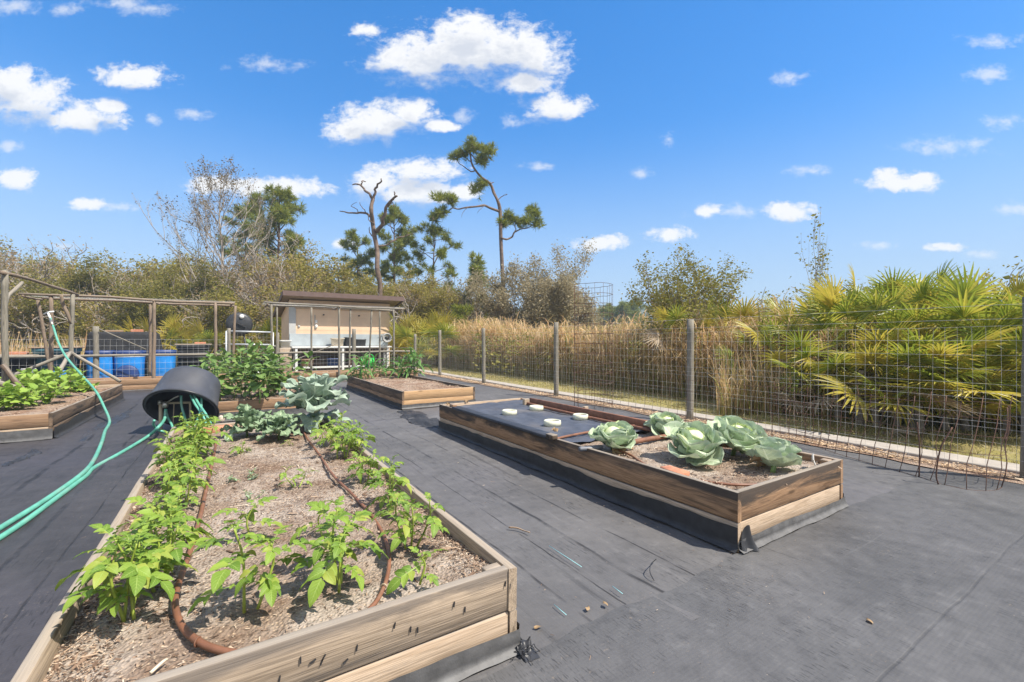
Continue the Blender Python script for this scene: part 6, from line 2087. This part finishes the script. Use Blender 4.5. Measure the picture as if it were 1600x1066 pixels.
def pine(label, loc, H, seed, base=.45, nl=24, Lmax=2.2, bend=.3, r0=.16, shape='round', n=9, size=.36, rad=.5, group=None, bare=0):
    R = np.random.default_rng(seed)
    t = thing('pine_tree', label, 'pine tree', loc, group=group)
    tb, fb = MB(), MB()
    zz = np.linspace(0, H, 12)
    tr = np.stack([bend * VN(zz * .18 + seed, zz * 0) - bend * VN(seed, 0), bend * VN(zz * .18, zz * 0 + seed) - bend * VN(0, seed), zz - .05], 1)
    tb.tube(tr, np.linspace(r0, r0 * .22, 12), 8, cap=False)
    az = R.uniform(0, 6)
    for i in range(nl + bare):
        u = (base + (1 - base) * ((i - bare) / nl)) if i >= bare else R.uniform(base * .6, base)
        z = H * min(u, .995)
        p = np.array([np.interp(z, zz, tr[:, c]) for c in range(3)])
        az += 2.4 + R.normal(0, .4)
        k = (u - base) / (1 - base)
        if shape == 'round':
            L = Lmax * (math.sin(PI * (.18 + .74 * min(max(k, 0), 1))) ** .8) * R.uniform(.6, 1.15)
        else:
            L = Lmax * (1.02 - .8 * max(k, 0)) * R.uniform(.6, 1.1)
        e = R.uniform(-.1, .35) + .5 * max(k, 0)
        d = np.array([math.cos(az) * math.cos(e), math.sin(az) * math.cos(e), math.sin(e)])
        pts = [p]
        dd = d.copy()
        for j in range(5):
            dd = norm(dd + R.normal(0, .14, 3) + [0, 0, .05])
            pts.append(pts[-1] + dd * L / 5)
        pts = np.array(pts)
        tb.tube(pts, np.linspace(.045, .014, 6) * (r0 / .16), 5, cap=False)
        if i < bare:
            continue
        rad_ = rad * .62
        cluster(tb, fb, pts[-1], dd, R, rad_, n, size)
        for j in range(max(1, int(L * 1.25))):
            q = pts[R.integers(2, 6)]
            sd = norm(dd + R.normal(0, .8, 3) + [0, 0, .2])
            e2 = q + sd * R.uniform(.3, .75)
            tb.tube([q, (q + e2) / 2 + R.normal(0, .04, 3), e2], [.016, .012, .008], 3, cap=False)
            cluster(tb, fb, e2, sd, R, rad_ * .85, n - 2, size)
    cluster(tb, fb, tr[-1], np.array([0, 0, 1.0]), R, rad, n + 3, size)
    tb.build('trunk', BARK_PINE, t, local=True)
    fb.build('crown', L_PINE, t, local=True, smooth=False)
    return t


def sketch_tree(name, label, cat, px0, Y, limbs, bark, seed, clusters=(), kn=.03, leaf_m=None, size=.36):
    """a tree whose limbs are given by pixel polylines at depth Y, each limb leaning to or from the viewer by its own depth offset.
    limbs: (points, r0, r1, depth0, depth1)"""
    R = np.random.default_rng(seed)
    root = np.array(T(px0, Y, -.05))
    t = thing(name, label, cat, root)
    tb, fb = MB(), MB()
    for (pts, r0, r1, d0, d1) in limbs:
        n = len(pts)
        w_ = []
        for i, (px, py) in enumerate(pts):
            dp = d0 + (d1 - d0) * i / max(1, n - 1) + (R.normal(0, .12) if 0 < i < n - 1 else 0)
            w_.append(np.array(T(px, Y + dp, zat(py, Y + dp))) - root)
        c = smooth_curve(w_, 4)
        u = np.linspace(0, 1, len(c))
        c = c + kn * np.stack([VN(u * 9 + seed, u * 0), VN(u * 9, u * 0 + seed), 0 * u], 1) * 2
        tb.tube(c, (r0 + (r1 - r0) * u) * (1 + .12 * VN(u * 14, u * 0 + seed)), 7)
    for (px, py, dp, rad, n) in clusters:
        q = np.array(T(px, Y + dp, zat(py, Y + dp))) - root
        for s in range(5):
            qq = q + R.normal(0, rad * .55, 3) * [1, 1, .6]
            cluster(tb, fb, qq, norm([R.normal(0, .5), R.normal(0, .5), .8]), R, rad * .7, max(4, n - 2), size)
    tb.build('trunk', bark, t, local=True)
    if clusters:
        fb.build('crown', leaf_m, t, local=True, smooth=False)
    return t


# the tall twisted pine
sketch_tree('pine_tree', 'tall twisted pine with bare crooked limbs, the highest tree', 'pine tree', 786, 34, [
    ([(786, 520), (786, 470), (785, 420), (783, 370), (781, 330), (778, 312), (772, 300), (766, 287), (752, 277), (744, 266), (738, 255), (735, 240), (730, 230)], .165, .05, 0, .6),
    ([(779, 330), (768, 326), (757, 321), (745, 323), (730, 324), (718, 327), (708, 325), (700, 332)], .1, .03, 0, -1.5), ([(708, 325), (703, 315), (697, 308), (690, 312)], .05, .02, -1.3, -1.6), ([(700, 332), (690, 334), (680, 342), (675, 352), (674, 360)], .045, .015, -1.5, -1.8),
    ([(783, 372), (792, 374), (800, 370), (806, 362), (815, 358), (826, 356), (838, 348)], .08, .03, 0, 1.2), ([(800, 370), (806, 358), (802, 348), (796, 340)], .045, .02, .3, .8), ([(782, 345), (788, 350), (796, 352)], .03, .015, 0, .5),
    ([(744, 266), (736, 268), (728, 262), (720, 257), (714, 250)], .05, .02, .4, 1.3), ([(735, 240), (745, 250), (752, 243), (764, 240)], .045, .02, .5, -.4), ([(738, 255), (730, 248), (722, 240), (712, 237)], .04, .015, .5, .9),
    ([(766, 287), (772, 285)], .05, .03, 0, .2), ([(778, 312), (786, 306), (793, 304), (790, 303)], .035, .012, .1, .3), ([(757, 321), (750, 328), (746, 334)], .02, .008, -.6, -.8), ([(730, 324), (724, 332), (722, 340)], .02, .008, -1, -1.2),
    ([(752, 277), (745, 284), (741, 292)], .03, .015, .3, .6)],
    BARK_DEAD, 41, [(727, 235, .5, .5, 7), (716, 246, .9, .45, 7), (745, 233, .2, .5, 7), (760, 243, -.3, .5, 7), (738, 228, .5, .45, 7), (766, 236, -.4, .35, 6), (742, 294, .6, .4, 6), (752, 290, .5, .3, 5), (692, 310, -1.6, .45, 7), (704, 312, -1.5, .4, 6), (686, 330, -1.7, .4, 6), (678, 338, -1.8, .35, 5),
                    (796, 340, .8, .45, 7), (810, 345, .7, .4, 6), (822, 348, .9, .45, 7), (836, 338, 1.2, .4, 6), (842, 350, 1.2, .4, 6), (788, 348, .5, .35, 6), (830, 330, 1.2, .35, 6), (752, 252, .2, .4, 6)], leaf_m=L_PINE, size=.42)
# the dead snag
sketch_tree('dead_tree', 'dead brown snag with bare stubby branches behind the shed', 'dead tree', 593, 30, [
    ([(594, 520), (593, 460), (591, 420), (588, 380), (584, 350), (581, 330), (582, 310)], .185, .12, 0, 0),
    ([(582, 312), (577, 304), (570, 297), (564, 289), (556, 288), (550, 289)], .1, .03, 0, .5), ([(564, 289), (567, 283), (571, 284)], .05, .03, .4, .7), ([(582, 314), (586, 300), (590, 290), (597, 284), (595, 279)], .1, .03, 0, -.6),
    ([(580, 340), (572, 334), (560, 333), (548, 333), (538, 331), (530, 330)], .09, .025, 0, .9), ([(560, 333), (556, 326), (550, 322), (557, 316)], .03, .012, .4, .6), ([(572, 334), (566, 323), (562, 316)], .035, .012, .2, -.2),
    ([(588, 362), (596, 352), (600, 338), (606, 322), (614, 312), (620, 306)], .15, .06, 0, -.9), ([(606, 322), (614, 316), (616, 324)], .05, .02, -.6, -.8), ([(614, 312), (618, 302), (616, 300)], .05, .03, -.8, -1),
    ([(591, 385), (600, 384), (612, 379), (622, 372), (632, 370), (640, 367), (646, 365)], .07, .02, 0, .8), ([(632, 370), (640, 360), (646, 358)], .02, .01, .6, .7), ([(584, 350), (578, 345), (576, 336)], .04, .02, 0, -.3), ([(588, 375), (580, 366), (577, 355)], .06, .02, 0, .3)],
    BARK_DEAD, 42, kn=.05)

pine('full rounded pine standing behind the bare grey tree', T(432, 37, -.05), 13.5, 51, .38, 34, 2.7, .5, .2, n=10, size=.46, rad=.62)
pine('pine whose crown shows right behind the dead snag', T(612, 41, -.05), 13.0, 52, .5, 26, 2.0, .4, .17, n=10, size=.42, rad=.52)
pine('pine left of the dead snag above the shed roof', T(562, 43, -.05), 11.0, 53, .4, 26, 2.1, .4, .17, n=10, size=.44, rad=.55)
pine('slender pine standing alone right of the shed', T(678, 34, -.05), 9.8, 54, .36, 26, 2.0, .25, .13, n=8, size=.36, rad=.42)
pine('short young pine left of the twisted pine', T(746, 31, -.05), 6.9, 55, .2, 20, 1.25, .15, .09, n=8, size=.4, rad=.42, shape='cone')
pine('smallest young pine sprouting at the edge of the reeds', T(722, 27, -.05), 3.4, 57, .2, 9, .9, .1, .05, n=7, size=.34, rad=.35, shape='cone')
pine('young bushy pine in the thicket right of the slender pine', T(703, 33, -.05), 4.8, 58, .2, 14, 1.2, .1, .07, n=8, size=.38, rad=.4, shape='cone')
pine('pine peeping out behind the grey tree and the rounded pine', T(385, 44, -.05), 13.8, 56, .5, 22, 2.4, .4, .17, n=10, size=.46, rad=.6)

# the bare grey tree
def bare_tree(label, loc, H, W, seed):
    R = np.random.default_rng(seed)
    t = thing('bare_tree', label, 'tree', loc)
    tb, lb = MB(), MB()
    zz = np.linspace(0, H, 14)
    tr = np.stack([.18 * VN(zz * .4, zz * 0 + 1), .18 * VN(zz * .4, zz * 0 + 5), zz - .05], 1)
    tb.tube(tr, np.linspace(.15, .015, 14), 8, cap=False)
    tips = []
    az = 0.0
    for i in range(38):
        k = (i + .5) / 38
        z = H * (.16 + .8 * k)
        p = np.array([np.interp(z, zz, tr[:, q]) for q in range(3)])
        az += 2.4 + R.normal(0, .35)
        L = (W * (1.0 - k) ** .55 + .5) * R.uniform(.75, 1.1)
        e = .62 + .35 * k + R.normal(0, .1)
        d = np.array([math.cos(az) * math.cos(e), math.sin(az) * math.cos(e), math.sin(e)])
        grow(tb, p, d, L * .62, .045 * (1 - k) + .016, 1, 4, tips, R, .09, .05, (3, 4), .6, .6, start=.25)
    leafage(lb, tips, 3, .1, .08, R)
    tb.build('trunk', BARK_PALE, t, local=True)
    lb.build('crown', L_TWIG, t, local=True, smooth=False)
    return t


L_TWIG = leafmat('sparse brown leaf', (0.13, 0.1, 0.045), (0.24, 0.18, 0.08), 0.3, 0.7, None, (0.3, 0.21, 0.1))
bare_tree('tall bare grey tree with sparse brown leaves and upright twigs', T(346, 31, -.05), 12.9, 6.0, 61)
oak('oak_tree', 'broad grey-green oak under the twisted pine at the edge of the reeds', T(832, 29, -.05), 8.1, 262, L_OAKGREY, BARK, per=60, size=.115, sig=.24, stems=6, maxlev=4, width=.72, spread=.85, lean=.8, r0=.1)
oak('scrub_tree', 'small dark scrub oak with wispy twigs above the reeds right of the wire cage', T(1080, 13.5, -.05), 4.15, 163, L_OAKG, BARK, per=24, size=.062, sig=.1, stems=5, maxlev=4, width=.95, spread=.85, lean=.6, r0=.08, wig=.2)
oak('scrub_tree', 'thin sapling with a tall bare leader above the palmettos', T(1288, 10.5, -.05), 4.45, 64, L_OAKG, BARK_PALE, per=7, size=.06, sig=.05, stems=2, maxlev=3, width=.42, spread=.6, lean=.2, r0=.05, up=.15, kids=(3, 4))
oak('scrub_bush', 'green leafy bush between the sapling and the scrub oak', T(1235, 12, -.05), 3.0, 65, L_OAKG, BARK, per=14, size=.07, sig=.12, stems=5, maxlev=3, width=1.0, lean=.8, r0=.08)
oak('scrub_bush', 'thin grey bush with drooping twigs left of the green bush', T(1165, 14, -.05), 3.5, 66, L_OAK, BARK, per=7, size=.07, sig=.12, stems=5, maxlev=3, width=1.1, lean=.9, r0=.08, wig=.25)
oak('scrub_bush', 'dark bush behind the tall palmettos near the right edge', T(1480, 11.5, -.05), 3.3, 67, L_OAKG, BARK, per=12, size=.08, sig=.16, stems=5, maxlev=3, width=1.0, lean=.8, r0=.08)
oak('scrub_bush', 'dark bush behind the palmettos left of the right edge', T(1390, 12.5, -.05), 3.2, 68, L_OAKG, BARK, per=12, size=.08, sig=.16, stems=5, maxlev=3, width=1.2, lean=.8, r0=.08)
oak('scrub_bush', 'dark low bush among the reeds left of the scrub oak', T(1015, 24, -.05), 2.5, 69, L_OAKG, BARK, per=20, size=.11, sig=.2, stems=5, maxlev=3, width=1.3, lean=.9, r0=.08)

# the scrub wood at left: four builds, copied
protos = [oak('scrub_oak', 'scrub oak in the dense brown-green wood behind the garden', (0, 0, 0), 7.0, 70, L_OAK, BARK, per=44, size=.115, sig=.2, stems=5, maxlev=4, width=.95, spread=.85, group='scrub oaks in the wood behind the garden'),
          oak('scrub_oak', 'scrub oak in the dense brown-green wood behind the garden', (0, 0, 0), 7.0, 71, L_OAKG, BARK, per=46, size=.115, sig=.2, stems=5, maxlev=4, width=.9, spread=.8, group='scrub oaks in the wood behind the garden'),
          oak('bare_oak', 'half-bare grey scrub tree tangled among the oaks behind the garden', (0, 0, 0), 6.5, 72, L_DRY, BARK_PALE, per=5, size=.1, sig=.2, stems=6, maxlev=4, width=1.05, spread=1.0, wig=.28, group='half-bare trees in the wood behind the garden'),
          oak('scrub_oak', 'scrub oak in the dense brown-green wood behind the garden', (0, 0, 0), 7.0, 73, L_OAK, BARK, per=36, size=.115, sig=.22, stems=4, maxlev=4, width=1.0, spread=.95, group='scrub oaks in the wood behind the garden')]
used = set()
rows = []
R = np.random.default_rng(17)
for px in range(-414, 470, 44):
    rows.append((px + R.uniform(-12, 12), R.uniform(27, 31), R.uniform(6.2, 7.6), R.choice([0, 1, 2, 3, 3])))
for px in range(-460, 560, 60):
    rows.append((px + R.uniform(-15, 15), R.uniform(34, 40), R.uniform(8.8, 10.8), R.choice([0, 1, 0, 3, 2])))
for px in (478, 512, 545, 585, 625, 655, 690, 720):
    rows.append((px + R.uniform(-6, 6), R.uniform(33, 40), R.uniform(5.6, 7.4), R.choice([0, 1, 3])))
for px in (600, 640, 670, 705, 655, 735, 762):
    rows.append((px, R.uniform(30, 32), R.uniform(4.6, 6.2), 2))
for px in (615, 650, 690, 725, 752, 790):
    rows.append((px, R.uniform(31, 36), R.uniform(3.6, 5.2) if px > 700 else R.uniform(5, 6.4), R.choice([0, 3])))
for px, h in ((20, 8.2), (55, 8.4), (420, 7.6), (395, 6.8)):
    rows.append((px, 29, h, 2))
for (px, Y, h, k) in rows:
    k = int(k)
    o = protos[k] if k not in used else copy_tree(protos[k])
    used.add(k)
    s = h / (6.5 if k == 2 else 7.0)
    o.location = T(px, Y, -.05); o.rotation_euler = (0, 0, R.uniform(0, 6.28)); o.scale = (s * R.uniform(.9, 1.2), s * R.uniform(.9, 1.2), s)

# low thicket filling the foot of the wood
b = MB()
n = 52000
px = R.uniform(-520, 800, n); Y = R.uniform(31, 44, n)
k = (px - 800) / F_PX
x = CAM[0] + (k * CH + SH) * Y; y = CAM[1] + (-k * SH + CH) * Y
top = 3.2 + 1.4 * VN(x * .35, y * .35) - 1.4 * np.clip((px - 640) / 160, 0, 1)
z = top * R.uniform(0, 1, n) ** .8
b.inst(LEAF_T[0], LEAF_T[1], frames(rand_dirs(n, -.7, .7, R), R.uniform(-3, 3, n)), np.stack([x, y, z], 1), S=.2 * R.lognormal(0, .3, n))
tag(b.build('thicket', L_OAK, smooth=False), 'low brown-green thicket along the foot of the wood', 'thicket', kind='stuff')
b = MB()
n = 30000
px = R.uniform(740, 1900, n); Y = R.uniform(15.5, 40, n)
k = (px - 800) / F_PX
x = CAM[0] + (k * CH + SH) * Y; y = CAM[1] + (-k * SH + CH) * Y
top = (0.95 + .045 * Y) + .3 * VN(x * .5, y * .5) + .75 * np.clip((px - 1080) / 150, 0, 1)
z = top * R.uniform(0, 1, n) ** .7
b.inst(LEAF_T[0], LEAF_T[1], frames(rand_dirs(n, -.7, .7, R), R.uniform(-3, 3, n)), np.stack([x, y, z], 1), S=.13 * R.lognormal(0, .3, n) * (Y / 18) ** .5)
tag(b.build('thicket', L_OAKG, smooth=False), 'low dark brush behind the reeds and palmettos at right', 'thicket', kind='stuff')

# a small grey hut showing over the scrub, far pines, distant wooded rise
hut = thing('hut', 'tiny grey hut roof showing above the scrub beyond the reeds', 'hut', T(1112, 60, 0))
c0 = np.array(T(1112, 60, 0))
b = MB(); b.rbox(c0 + [0, 0, 3.2], (1.4, 1.4, 6.4), .02); b.build('wall', W_POST, hut, smooth=False)
b = MB(); b.rbox(c0 + [0, 0, 6.55], (1.8, 1.8, .25), .03); b.build('roof', ROOF, hut, smooth=False)
for i, (px, Y, h) in enumerate(((946, 90, 7.2), (958, 95, 7.8), (976, 88, 7.6), (990, 92, 8.6), (1030, 80, 8.0), (1045, 85, 8.4))):
    if i == 0:
        fp = pine('small distant pine on the skyline between the wire cage and the scrub oak', T(px, Y, 0), 8.0, 80, .5, 16, 2.4, .5, .2, n=9, size=.7, rad=.8, group='distant pines on the skyline')
        o = fp
    else:
        o = copy_tree(fp)
    o.location = T(px, Y, 0); o.rotation_euler = (0, 0, i * 1.1); o.scale = (h / 8,) * 3
b = MB()
n = 26000
px = R.uniform(500, 1800, n); Y = R.uniform(470, 520, n)
k = (px - 800) / F_PX
x = CAM[0] + (k * CH + SH) * Y; y = CAM[1] + (-k * SH + CH) * Y
top = 33 + 2 * VN(x * .012, y * .012) + 1.2 * VN(x * .06, y * .06)
z = top * (1 - R.uniform(0, 1, n) ** 2)
b.inst(LEAF_T[0], LEAF_T[1], frames(rand_dirs(n, -.7, .7, R), R.uniform(-3, 3, n)), np.stack([x, y, z], 1), S=5.5 * R.lognormal(0, .3, n))
tag(b.build('distant_wood', L_OAKG, smooth=False), 'hazy blue wooded rise on the horizon', 'woodland', kind='stuff')
HAZE = True
if HAZE:
    b = MB(); b.box((0, 0, 20), (1440, 1440, 44))
    m = bpy.data.materials.new('haze'); m.use_nodes = True
    nt = NT(m.node_tree); out = nt.n('ShaderNodeOutputMaterial')
    v = nt.n('ShaderNodeVolumePrincipled', {'Color': (0.62, 0.82, 1.0, 1), 'Density': 0.0012})
    nt.t.links.new(v.outputs[0], out.inputs['Volume'])
    o = b.build('haze', m, smooth=False)
    tag(o, kind='stuff')
